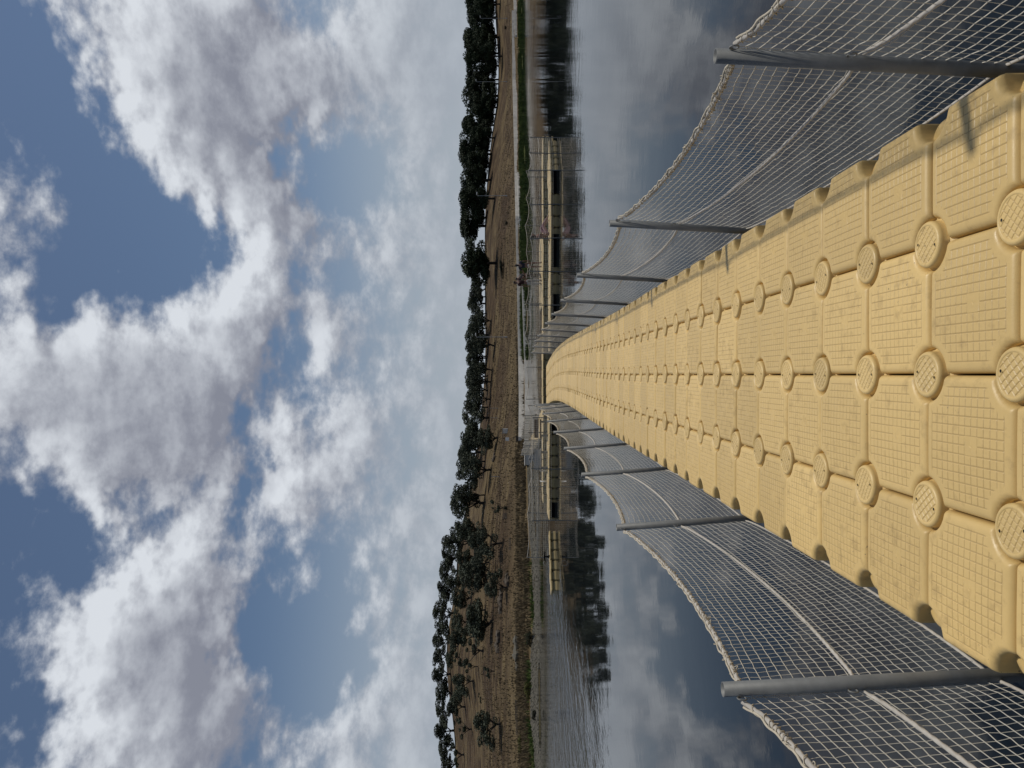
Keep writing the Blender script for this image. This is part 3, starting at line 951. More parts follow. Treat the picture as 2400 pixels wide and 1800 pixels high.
# ================================================================== walls, block, lamps on the bank
def wall_strip(name, label, rows, thick=0.45, minh=0.35, group=None, joints=6.0):
    """rows: (py, px of the top, px of the foot)"""
    root = empty(name, (0, 0, 0), label=label, cat='wall', group=group)
    P = []
    for py, pt, pb in rows:
        g = ground_at(pb, py)
        h = max(minh, CAMZ + (HOR - pt) * g.y / F_PX - g.z)
        P.append((g, h))
    # even panels along the wall
    for (g0, h0), (g1, h1) in zip(P[:-1], P[1:]):
        n = max(1, int((g1 - g0).length / joints))
        for i in range(n):
            u0, u1 = i / n, (i + 1) / n - 0.02 / max((g1 - g0).length, .1)
            a, b_ = g0.lerp(g1, u0), g0.lerp(g1, u1)
            d = (b_ - a); nrm = Vector((-d.y, d.x, 0)).normalized() * thick
            if nrm.y < 0: nrm = -nrm
            ha, hb = h0 + (h1 - h0) * u0, h0 + (h1 - h0) * u1
            vs = [a + Vector((0, 0, -.5)), b_ + Vector((0, 0, -.5)), b_ + nrm + Vector((0, 0, -.5)), a + nrm + Vector((0, 0, -.5)),
                  a + Vector((0, 0, ha)), b_ + Vector((0, 0, hb)), b_ + nrm + Vector((0, 0, hb)), a + nrm + Vector((0, 0, ha))]
            m_ = MB(); m_.add(vs, [(3, 2, 1, 0), (4, 5, 6, 7), (0, 1, 5, 4), (1, 2, 6, 5), (2, 3, 7, 6), (3, 0, 4, 7)])
            link('panel', m_, M['conc'], root)
    return root
wall_strip('parapet_wall', 'long pale concrete parapet wall running along the foot of the hill', [(30, 1199.5, 1206.5), (190, 1201, 1208.5), (353, 1205, 1212.5), (508, 1209, 1217), (671, 1213.5, 1221), (834, 1217, 1225), (930, 1218.5, 1227), (1024, 1219, 1227.5)], 0.5, 0.6)
wall_strip('quay_wall', 'low pale quay wall nearer the water, in front of the long parapet', [(405, 1211.5, 1216.5), (508, 1216.5, 1222), (671, 1224, 1230), (834, 1229, 1235.5), (900, 1230, 1237.5), (1042, 1232, 1238.5)], 0.6, 0.4)
wall_strip('quay_wall', 'short pale quay wall at the far right end of the bank', [(-260, 1199, 1208), (-40, 1202, 1209), (27, 1204.5, 1211.5), (87, 1206.5, 1212)], 0.6, 0.5)

g0 = ground_at(1243, 1088); 
blk = empty('concrete_block', (g0.x, g0.y, 0), 0.0, label='pale concrete landing block at the shore end of the gangway', cat='concrete block')
b = MB(); b.box((1.0, 0.8, .32), (2.3, 1.8, .82), 0.05, .97); link('body', b, M['conc'], blk)
b = MB(); b.box((1.0, 0.8, .76), (2.4, 1.9, .07), 0.05); link('slab', b, M['conc'], blk)

gl = ground_at(1222, 1030)
bn = empty('info_post', (gl.x, gl.y + .5, gl.z), label='dark squat post with a small white plate beside the end of the parapet', cat='post')
b = MB(); b.box((0, 0, .3), (.75, .4, .7), .1, .8); link('base', b, M['dkstone'], bn)
b = MB(); b.tube([(0, 0, .6), (0, 0, 1.6)], .04, 6); link('stem', b, M['wood'], bn)
b = MB(); b.box((0, -.05, 1.7), (.42, .05, .42)); link('plate', b, M['white'], bn)
gl = ground_at(1190, 1010)
bx = empty('utility_box', (gl.x, gl.y, gl.z), label='small pale utility box standing on the slope above the parapet end', cat='utility box')
b = MB(); b.box((0, 0, .35), (.7, .5, .8)); link('cabinet', b, M['conc'], bx)
b = MB(); b.box((0, -.02, .78), (.8, .6, .06)); link('lid', b, M['lampgrey'], bx)

LAMPS = [(48, 1126, 'street lamp nearest the right end of the bank'), (195, 1116, 'street lamp in front of the pines, second from the right end'),
         (460, 1118, 'street lamp in front of the pines, above the right pool dock'), (790, 1115, 'street lamp among the olive rows above the end of the walkway')]
for py, pt, lab in LAMPS:
    g = ground_at(1189, py)
    h = CAMZ + (HOR - pt) * g.y / F_PX - g.z
    r_ = empty('street_lamp', (g.x, g.y, g.z), label='slim grey ' + lab, cat='street lamp', group='street lamps along the bank')
    b = MB(); b.lathe([(.14, -.3), (.14, .3), (.08, .45), (.065, 2.0), (.045, h - .15), (.0, h - .1)], 8); link('pole', b.mesh('pole', True), M['lampgrey'], r_)
    b = MB(); b.tube([(0, 0, h - .3), (.12, 0, h - .08), (.3, 0, h)], .04, 6); link('arm', b.mesh('arm', True), M['lampgrey'], r_)
    b = MB(); b.box((.5, 0, h + .02), (.6, .34, .16), 0, .8); link('lamp_head', b, M['white'], r_)

# ================================================================== trees
def leaf_cloud(lobes, n, size, seed, flat=0.5):
    rg = np.random.default_rng(seed)
    L = np.array(lobes)                        # x y z rx ry rz
    wgt = (L[:, 3] * L[:, 4] * L[:, 5]) ** 0.67; wgt /= wgt.sum()
    idx = rg.choice(len(L), n, p=wgt)
    d = rg.normal(size=(n, 3)); d /= np.linalg.norm(d, axis=1)[:, None]
    rad = rg.uniform(0.45, 1.0, n) ** 0.5
    C = L[idx, :3] + d * L[idx, 3:] * rad[:, None]
    nrm = d / L[idx, 3:]; nrm /= np.linalg.norm(nrm, axis=1)[:, None]
    nrm = nrm + rg.normal(0, flat, (n, 3)); nrm /= np.linalg.norm(nrm, axis=1)[:, None]
    ref = rg.normal(size=(n, 3))
    a = np.cross(nrm, ref); a /= np.linalg.norm(a, axis=1)[:, None]
    b_ = np.cross(nrm, a)
    s = size * rg.uniform(0.6, 1.5, n)[:, None]
    V_ = np.stack([C - a * s, C + b_ * s * 0.55, C + a * s, C - b_ * s * 0.55], 1).reshape(-1, 3)
    F_ = np.arange(n * 4).reshape(-1, 4)
    return V_, F_

def pine_variant(seed):
    """umbrella pine, one unit tall and one unit wide"""
    rg = random.Random(seed)
    lobes = []
    for i in range(36):
        a = rg.uniform(0, 2 * math.pi); r = rg.uniform(0.05, 0.36) ** 0.9
        z = 0.82 - 0.55 * r * r - abs(rg.gauss(0, .32))
        z = max(z, rg.uniform(.24, .34))
        k = rg.uniform(.10, .17)
        lobes.append((r * math.cos(a), r * math.sin(a), z, k * 1.1, k * 1.1, k * .78))
    lobes.append((0, 0, .68, .28, .28, .22))
    V_, F_ = leaf_cloud(lobes, 9000, 0.022, seed, .7)
    cm = npmesh('crown', V_, F_, False); cm.materials.append(M['pine'])
    b = MB(); b.tube([(0, 0, -.06), (.01, 0, .25), (-.01, .01, .5), (0, 0, .72)], [.032, .026, .022, .012], 7)
    for i in range(5):
        a = 1.26 * i + rg.uniform(-.3, .3); r = rg.uniform(.16, .32)
        b.tube([(0, 0, .36 + .05 * i * .6), (r * .5 * math.cos(a), r * .5 * math.sin(a), .52), (r * math.cos(a), r * math.sin(a), .66)], [.014, .010, .006], 5)
    tm = b.mesh('trunk', True); tm.materials.append(M['bark'])
    return cm, tm

def olive_variant(seed, sparse=False):
    rg = random.Random(seed)
    lobes, b = [], MB()
    lean = rg.uniform(-.08, .08)
    fork = rg.uniform(.10, .17)
    b.tube([(0, 0, -.06), (lean * .4, 0, fork * .6), (lean, .01, fork)], [.042, .032, .028], 7)
    nl = 3 if sparse else rg.choice([3, 4, 4])
    for i in range(nl):
        a = 2 * math.pi * i / nl + rg.uniform(-.4, .4); r = rg.uniform(.18, .34)
        ex, ey, ez = lean + r * math.cos(a), r * math.sin(a) * .9, rg.uniform(.40, .60)
        b.tube([(lean, .01, fork), (lean + (ex - lean) * .45, ey * .45, fork + (ez - fork) * .55), (ex, ey, ez), (ex * 1.1, ey * 1.1, ez + .18)], [.022, .015, .010, .004], 6)
        for q in range(2 if sparse else 5):
            k = rg.uniform(.08, .14) * (.75 if sparse else 1)
            lobes.append((ex + rg.uniform(-.15, .15), ey + rg.uniform(-.15, .15), ez + rg.uniform(-.20, .28), k * 1.25, k * 1.25, k * .9))
    if not sparse:
        for q in range(6):
            k = rg.uniform(.09, .14)
            lobes.append((lean + rg.uniform(-.17, .17), rg.uniform(-.17, .17), rg.uniform(.58, .88), k * 1.2, k * 1.2, k))
    V_, F_ = leaf_cloud(lobes, 1300 if sparse else 4200, 0.024, seed, .9)
    V_[:, 2] = np.minimum(V_[:, 2], 1.02)
    cm = npmesh('crown', V_, F_, False); cm.materials.append(M['olive'])
    tm = b.mesh('trunk', True); tm.materials.append(M['bark'])
    return cm, tm

def oak_variant(seed):
    rg = random.Random(seed); lobes = []
    for i in range(34):
        a = rg.uniform(0, 6.283); r = rg.uniform(.02, .36); k = rg.uniform(.10, .17)
        lobes.append((r * math.cos(a), r * math.sin(a), rg.uniform(.10, .86 - r * .5), k * 1.1, k * 1.1, k))
    V_, F_ = leaf_cloud(lobes, 5000, 0.026, seed, .8)
    cm = npmesh('crown', V_, F_, False); cm.materials.append(M['pine'])
    b = MB(); b.tube([(0, 0, -.08), (.01, 0, .3), (0, 0, .6)], [.03, .022, .01], 6)
    tm = b.mesh('trunk', True); tm.materials.append(M['bark'])
    return cm, tm
OAKS = [oak_variant(71), oak_variant(72)]
PINES = [pine_variant(s) for s in (21, 22, 23)]
OLIVES = [olive_variant(s) for s in (31, 32, 33, 34)]
SPARSE = [olive_variant(s, True) for s in (41, 42)]

def plant_tree(name, var, base, h, w, label, group):
    r_ = empty(name, base, random.uniform(0, 6.28), label=label, cat='tree', group=group)
    for nm, me_ in zip(('crown', 'trunk'), var):
        o = link(nm, me_, None, r_); o.scale = (w, w, h)
    return r_

def tree_at(name, variants, bx_, by_, top, w_px, label, group, k=[0]):
    g = ground_at(bx_, by_)
    h = CAMZ + (HOR - top) * g.y / F_PX - g.z
    h = max(h, 1.0); w = w_px * g.y / F_PX
    k[0] += 1
    return plant_tree(name, variants[k[0] % len(variants)], g, h * 1.03, w * (1.42 if name == 'olive_tree' and 'row' not in label.split('crest')[0] else 1.62 if name == 'olive_tree' else 1.35), label, group)

def z4(X, Y): return 950 + X / 2.765, 1200 + Y / 2.765
def z3(X, Y, oy): return 950 + X / 3.686, oy + Y / 3.686

# umbrella pines of the right bank: (foot px, row py, top px, width)
PN = []
for X, Y, T, a, b_ in ((790, 800, 452, 655, 990),): PN.append((*z3(X, Y, 400), z3(T, 0, 0)[0], (b_ - a) / 3.686))
for X, Y, T, a, b_ in ((690, 480, 450, 335, 625), (775, 245, 430, 90, 330)): PN.append((*z3(X, Y, 400), z3(T, 0, 0)[0], (b_ - a) / 3.686))
for X, Y, T, a, b_ in ((740, 1560, 450, 1440, 1680), (745, 1340, 430, 1200, 1450), (745, 1090, 462, 990, 1200), (790, 840, 462, 730, 1000), (780, 700, 490, 600, 780),
                       (835, 500, 472, 470, 650), (810, 340, 470, 250, 470), (790, 180, 510, 120, 280), (780, 40, 492, -60, 130)):
    PN.append((*z3(X, Y, 0), z3(T, 0, 0)[0], (b_ - a) / 3.686))
PN += [(1160, -60, 1080, 60), (1162, -130, 1084, 62), (1166, 255, 1100, 48), (1160, 325, 1092, 50), (1150, 385, 1090, 50), (1172, 110, 1102, 46), (1172, 15, 1104, 44)]
BK = [(1158, -110 + 38 * i + (i * 17) % 13, 1114 + (i * 7) % 13, 50 + (i * 5) % 16) for i in range(17)]
PN.sort(key=lambda q: -q[1])
for i, (bx_, by_, tp, w) in enumerate(PN):
    lab = 'dark umbrella pine, %s along its row counting in from the olive trees' % ORD[i]
    if i == 0: lab = 'lone round dark umbrella pine standing beside the olive trees'
    if i == 1: lab = 'smaller dark umbrella pine next to the lone round one'
    tree_at('pine_tree', PINES, bx_, by_, tp, w, lab, 'umbrella pines on the right bank')

BK.sort(key=lambda q: -q[1])
for i, (bx_, by_, tp, w) in enumerate(BK):
    g = ground_at(1170, by_); a_ = (VPY - by_) / F_PX; c_ = float(np.interp(a_, SA, SC)) - 5 + (i * 5) % 7
    g = Vector((a_ * c_, c_, float(land_z(a_ * c_, c_))))
    h = CAMZ + (HOR - tp) * g.y / F_PX - g.z
    plant_tree('oak_tree', OAKS[i % 2], g, max(h, 5), w * 1.35 * g.y / F_PX, 'low bushy dark evergreen among the umbrella pines, %s counting in from the olive trees' % ORD[i], 'bushy evergreens among the pines')

OL = []   # foot X, row Y, top X, width (crop units), kind
for q in ((505, 910, 345, 140, 1), (565, 710, 385, 230, 0), (660, 495, 510, 140, 0), (585, 410, 360, 210, 0), (628, 205, 400, 160, 0),
          (440, 1105, 300, 120, 0), (405, 990, 270, 100, 1), (460, 815, 290, 150, 0), (385, 1275, 265, 130, 0), (430, 1420, 310, 110, 1), (380, 1590, 240, 130, 1),
          (430, 560, 290, 140, 0), (470, 300, 320, 150, 0), (450, 200, 235, 150, 0), (500, 120, 300, 150, 0), (340, 880, 240, 100, 1)):
    OL.append((*z4(q[0], q[1]), z4(q[2], 0)[0], q[3] / 2.765, q[4], 'mid'))
for q in ((295, 830, 172, 140, 0), (292, 1060, 175, 150, 0), (318, 660, 178, 190, 0), (310, 500, 200, 150, 0), (322, 385, 216, 130, 0), (330, 290, 228, 140, 0),
          (275, 945, 176, 130, 0), (300, 1200, 190, 150, 0), (300, 1310, 195, 140, 0), (305, 1430, 190, 160, 0), (320, 1540, 210, 130, 0), (325, 1650, 230, 120, 0)):
    OL.append((*z4(q[0], q[1]), z4(q[2], 0)[0], q[3] / 2.765, q[4], 'crest'))
for q in ((680, 1400, 385, 230, 0), (740, 1110, 430, 200, 0), (655, 960, 452, 200, 0), (800, 830, 620, 180, 0), (720, 660, 490, 190, 0), (735, 500, 515, 140, 0),
          (740, 350, 518, 140, 0), (750, 250, 525, 110, 0), (770, 40, 515, 150, 0), (715, 570, 510, 120, 0), (700, 130, 530, 120, 0), (705, 790, 500, 150, 0), (690, 1330, 400, 120, 0)):
    OL.append((*z3(q[0], q[1], 800), z3(q[2], 0, 0)[0], q[3] / 3.686, q[4], 'row'))
for q in ((720, 1420, 515, 150, 0), (745, 1300, 555, 120, 0), (690, 1150, 535, 140, 0), (690, 1020, 565, 120, 0), (700, 1230, 560, 110, 0)):
    OL.append((*z3(q[0], q[1], 400), z3(q[2], 0, 0)[0], q[3] / 3.686, q[4], 'row'))
for q in ((715, 1510, 520, 130, 0), (705, 1360, 545, 130, 0), (700, 1090, 550, 120, 0), (695, 960, 570, 110, 0), (705, 1620, 525, 130, 0)):
    OL.append((*z3(q[0], q[1], 400), z3(q[2], 0, 0)[0], q[3] / 3.686, q[4], 'row'))
for q in ((712, 300, 522, 130, 0), (712, 430, 520, 130, 0), (705, 880, 480, 150, 0), (700, 200, 528, 130, 0), (690, 1040, 450, 130, 0)):
    OL.append((*z3(q[0], q[1], 800), z3(q[2], 0, 0)[0], q[3] / 3.686, q[4], 'row'))
for q in ((520, 640, 400, 130, 0), (455, 400, 330, 140, 0), (545, 330, 420, 120, 0), (560, 170, 430, 130, 0), (400, 720, 290, 110, 0), (410, 1180, 300, 100, 0), (380, 450, 270, 120, 0),
          (360, 1350, 290, 90, 1), (470, 1010, 340, 80, 1), (350, 950, 255, 100, 0)):
    OL.append((*z4(q[0], q[1]), z4(q[2], 0)[0], q[3] / 2.765, q[4], 'mid'))
OL.sort(key=lambda q: -q[1])
cnt = {}
ORD += ['twenty-' + o for o in ORD[:9]]
WHERE = {'mid': 'grey-green olive tree on the open hillside, %s from its left end', 'crest': 'grey-green olive tree on the crest against the sky, %s from the left',
         'row': 'grey-green olive tree in the dense row behind the docks, %s from the left'}
for bx_, by_, tp, w, sp_, row in OL:
    n_ = cnt.get(row, 0); cnt[row] = n_ + 1
    lab = WHERE[row] % ORD[n_]
    if sp_: lab = lab.replace('grey-green', 'thin sparse')
    tree_at('olive_tree', SPARSE if sp_ else OLIVES, bx_, by_, tp, w, lab, {'mid': 'olive trees on the hillside', 'crest': 'olive trees on the hill crest', 'row': 'olive trees in the row behind the docks'}[row])
tree_at('olive_tree', OLIVES, *z4(620, 1385), z4(440, 0)[0], 185 / 2.765, 'lone round olive tree low on the left hillside', None)
tree_at('olive_tree', SPARSE, *z4(578, 1040), z4(470, 0)[0], 80 / 2.765, 'slender leaning sapling low on the left hillside', None)
tree_at('olive_tree', SPARSE, *z3(870, 1440, 800), z3(700, 0, 0)[0], 90 / 3.686, 'small sapling with a bare stem below the olive rows', None)
tree_at('olive_tree', SPARSE, *z4(508, 1225), z4(450, 0)[0], 60 / 2.765, 'tiny bare sapling above the lone round olive tree', None)

# shrubs along the left shore
def shrub(label, px, py, w_px, h_px, mat, seed, group='shrubs along the left shore'):
    g = ground_at(px, py); w = w_px * g.y / F_PX; h = h_px * g.y / F_PX
    rg = random.Random(seed)
    lobes = [(rg.uniform(-.34, .34), rg.uniform(-.25, .25), rg.uniform(.2, .62), rg.uniform(.14, .24), rg.uniform(.14, .24), rg.uniform(.16, .3)) for _ in range(9)]
    V_, F_ = leaf_cloud(lobes, 1500, .035, seed, .9)
    r_ = empty('shrub', g, label=label, cat='shrub', group=group)
    o = link('foliage', npmesh('foliage', V_, F_, False), M[mat], r_); o.scale = (w, w * .8, h)
    b = MB()
    for i in range(5):
        a = 1.26 * i; b.tube([(0, 0, -.1), (.2 * math.cos(a), .2 * math.sin(a), .3), (.32 * math.cos(a), .3 * math.sin(a), .55)], [.02, .014, .006], 5)
    o = link('stem', b, M['bark'], r_); o.scale = (w, w * .8, h)
shrub('yellow-green shrub by the water below the lone olive tree', 1246, 1622, 40, 20, 'bush', 51)
shrub('yellow-green shrub at the shore, left of the fence panel', 1228, 1752, 46, 18, 'bush', 52)
shrub('dark tangled shrub hanging over the left shore stones', 1250, 1500, 46, 20, 'dkbush', 53)
shrub('low dark shrub at the shore end of the wire fence', 1258, 1680, 26, 14, 'dkbush', 54)
shrub('dark round shrub on the slope beside the small sapling', 1190, 1190, 14, 12, 'dkbush', 55)
shrub('small dark shrub on the dry slope above the right wall', 1190, 524, 12, 9, 'dkbush', 56, 'shrubs on the dry slope')
shrub('dark shrub on the dry slope below the lone round pine', 1180, 625, 60, 12, 'dkbush', 57, 'shrubs on the dry slope')
shrub('small shrub on the slope above the parapet, right of the lamp', 1188, 70, 10, 8, 'dkbush', 58, 'shrubs on the dry slope')

# wire fence and pallets near the left shore
def slat_fence(label, px, py0, py1, h_px, nr, n, mat='wood'):
    a, b_ = ground_at(px, py0), ground_at(px, py1)
    root = empty('wooden_fence', a, label=label, cat='fence', group='small fences on the left bank')
    h = h_px * a.y / F_PX; d = b_ - a
    for i in range(n + 1):
        p = d * (i / n); m_ = MB(); m_.tube([(p.x, p.y, p.z - .3), (p.x, p.y, p.z + h)], .045, 5); link('post', m_, M[mat], root)
    for j in range(nr):
        z = h * (j + .6) / nr
        m_ = MB(); m_.tube([(0, 0, z), (d.x, d.y, d.z + z)], .03, 4); link('rail', m_, M[mat], root)
slat_fence('grey rail fence by the shore below the lone olive tree', 1214, 1646, 1692, 7, 4, 11)
slat_fence('short rail fence by the shore, further left of the other one', 1215, 1694, 1726, 6, 3, 7)
slat_fence('small leaning pallet rack on the slope under the olive rows', 1189, 1204, 1216, 9, 3, 6)
slat_fence('low pallet rack on the slope beside the dark stone heap', 1198, 1262, 1288, 6, 3, 6)

# heaps of dark stones on the hillside
def stone_heap(label, px, py, w_px, n, seed, mat='dkstone'):
    rg = random.Random(seed); g = ground_at(px, py)
    root = empty('stone_heap', g, label=label, cat='stone heap', group='stone heaps on the hillside')
    w = w_px * g.y / F_PX
    for i in range(n):
        x, y = rg.uniform(-.5, .5) * w, rg.uniform(-1.2, 1.2)
        r = rg.uniform(.25, .55)
        m_ = MB(); vs = []
        bm = bmesh.new(); bmesh.ops.create_icosphere(bm, subdivisions=1, radius=r)
        for v in bm.verts: v.co = v.co * rg.uniform(.75, 1.2); v.co.z *= .7
        me_ = bpy.data.meshes.new('stone'); bm.to_mesh(me_); bm.free()
        zz = float(land_z(g.x + x, g.y + y)) - g.z
        link('stone', me_, M[mat], root, (x, y, zz + r * .3))
stone_heap('long heap of dark stones below the broad olive tree', 1176, 1410, 46, 26, 61)
stone_heap('small heap of dark stones left of the long heap', 1170, 1488, 14, 9, 62)
stone_heap('scatter of dark stones right of the long heap', 1192, 1358, 22, 10, 63)
stone_heap('small dark stones on the bare slope above the long heap', 1168, 1518, 20, 9, 64)
stone_heap('dark stones on the slope near the two leaning poles', 1160, 1070, 20, 10, 65)
stone_heap('pale stones scattered near the left shore fence', 1215, 1530, 60, 16, 66, 'stone')

# leaning grey poles on the slope
for px, py, tp, lab in ((1168, 957, 1148, 'thin grey pole on the slope, further from the sapling'), (1168, 980, 1150, 'thin grey pole on the slope, leaning beside the stones'), (1172, 1118, 1152, 'thin dark pole on the ploughed slope below the olive rows')):
    g = ground_at(px, py); h = (px - tp) * g.y / F_PX
    r_ = empty('slim_pole', g, label=lab, cat='pole', group='slim poles on the slope')
    b = MB(); b.tube([(0, 0, -.2), (.05, 0, h)], .05, 6); link('shaft', b, M['lampgrey'], r_)
    b = MB(); b.tube([(.05, 0, h), (.05, 0, h + .08)], .065, 6); link('cap', b, M['galv'], r_)

# ================================================================== stones and grass along the water
rg = np.random.default_rng(77)
def icos():
    bm = bmesh.new(); bmesh.ops.create_icosphere(bm, subdivisions=1, radius=1.0)
    V_ = np.array([v.co[:] for v in bm.verts]); F_ = np.array([[v.index for v in f.verts] for f in bm.faces]); bm.free(); return V_, F_
IV, IF = icos()
def scatter_stones(n, a0, a1, d0, d1, r0, r1):
    a = rg.uniform(a0, a1, n); d = rg.uniform(d0, d1, n)
    w = smooth_interp(a, SA, SW); y = w + d; x = a * y; z = land_z(x, y); r = rg.uniform(r0, r1, n) ** 1.3
    S = r[:, None, None] * (IV[None] * rg.uniform(.7, 1.25, (n, len(IV), 1)) * np.array([1.2, 1, .75]))
    V_ = (np.stack([x, y, z], -1)[:, None] + S).reshape(-1, 3)
    F_ = (np.arange(n)[:, None, None] * len(IV) + IF[None]).reshape(-1, 3)
    return V_, F_
V_, F_ = scatter_stones(9000, (VPY - 2000) / F_PX, (VPY - 1085) / F_PX, -0.3, 1.9, .06, .20)
link('shore_stones', npmesh('shore_stones', V_, F_, False), M['stone'], kind='stuff', label='grey broken stones along the left waterline', cat='stones')

def grass(n, a0, a1, d0, d1, h0, h1, w, zmax=99, clump=0.0):
    a = rg.uniform(a0, a1, n); d = d0 + (d1 - d0) * rg.uniform(0, 1, n) ** 1.4
    wv_ = smooth_interp(a, SA, SW); y = wv_ + d; x = a * y
    keep = hash_noise(x, y, .6) + rg.normal(0, .4, n) > clump
    x, y = x[keep], y[keep]; n = len(x)
    z = land_z(x, y) - .03
    h = rg.uniform(h0, h1, n); th = rg.uniform(0, np.pi, n); wd = w * rg.uniform(.6, 1.4, n)
    lx, ly = rg.normal(0, .25, n) * h, rg.normal(0, .25, n) * h
    dx, dy = np.cos(th) * wd, np.sin(th) * wd
    V_ = np.stack([np.stack([x - dx, y - dy, z], -1), np.stack([x + dx, y + dy, z], -1), np.stack([x + lx, y + ly, z + h], -1)], 1).reshape(-1, 3)
    return V_, np.arange(n * 3).reshape(-1, 3)
A1 = grass(40000, -.62, .62, 3.0, 60.0, .10, .34, .08, clump=-.1)
A2 = grass(26000, -.62, .05, 2.6, 14.0, .15, .5, .06, clump=-.1)
link('dry_grass', npmesh('dry_grass', np.concatenate([A1[0], A2[0]]), np.concatenate([A1[1], A2[1] + len(A1[0])]), False), M['drygrass'], kind='stuff', label='dry straw-coloured grass tufts over the hillside', cat='grass')
B1 = grass(30000, .02, .56, -0.2, 4.2, .2, .55, .07, clump=-.6)
B2 = grass(9000, -.62, -.25, 1.5, 4.4, .12, .4, .06, clump=.55)
link('green_grass', npmesh('green_grass', np.concatenate([B1[0], B2[0]]), np.concatenate([B1[1], B2[1] + len(B1[0])]), False), M['greengrass'], kind='stuff', label='bright green grass along the edge of the water', cat='grass')

# ================================================================== people on the pool docks
M['skin'] = simple('skin', (0.15, 0.085, 0.062), 0.6, 0, 0.1)
M['hair'] = simple('dark_hair', (0.012, 0.009, 0.008), 0.6)
M['navy'] = simple('navy_cloth', (0.010, 0.014, 0.028), 0.9)
M['blackcloth'] = simple('black_cloth', (0.007, 0.007, 0.008), 0.9)
M['maroon'] = simple('maroon_cloth', (0.022, 0.006, 0.008), 0.9)
M['greycloth'] = simple('pale_grey_cloth', (0.30, 0.31, 0.32), 0.9)
M['whitecloth'] = simple('white_cloth', (0.55, 0.53, 0.52), 0.9)
M['pinkcloth'] = simple('pink_cloth', (0.20, 0.12, 0.135), 0.9)
M['browncloth'] = simple('brown_cloth', (0.16, 0.085, 0.065), 0.9)

def skin_mesh(name, verts, edges, radii, root=0, sub=2):
    me = bpy.data.meshes.new(name); me.from_pydata(verts, edges, []); me.update()
    o = bpy.data.objects.new(name, me); COL.objects.link(o)
    md = o.modifiers.new('skin', 'SKIN'); md.use_smooth_shade = True
    if not me.skin_vertices: me.attributes.new('skin', 'FLOAT', 'POINT')
    for i, r in enumerate(radii):
        sv = me.skin_vertices[0].data[i]; sv.radius = (r, r) if not hasattr(r, '__len__') else r
        sv.use_root = (i == root)
    ss = o.modifiers.new('sub', 'SUBSURF'); ss.levels = sub; ss.render_levels = sub
    dg = bpy.context.evaluated_depsgraph_get()
    ev = bpy.data.meshes.new_from_object(o.evaluated_get(dg))
    bpy.data.objects.remove(o); bpy.data.meshes.remove(me)
    ev.name = name
    ev.polygons.foreach_set('use_smooth', [True] * len(ev.polygons))
    return ev

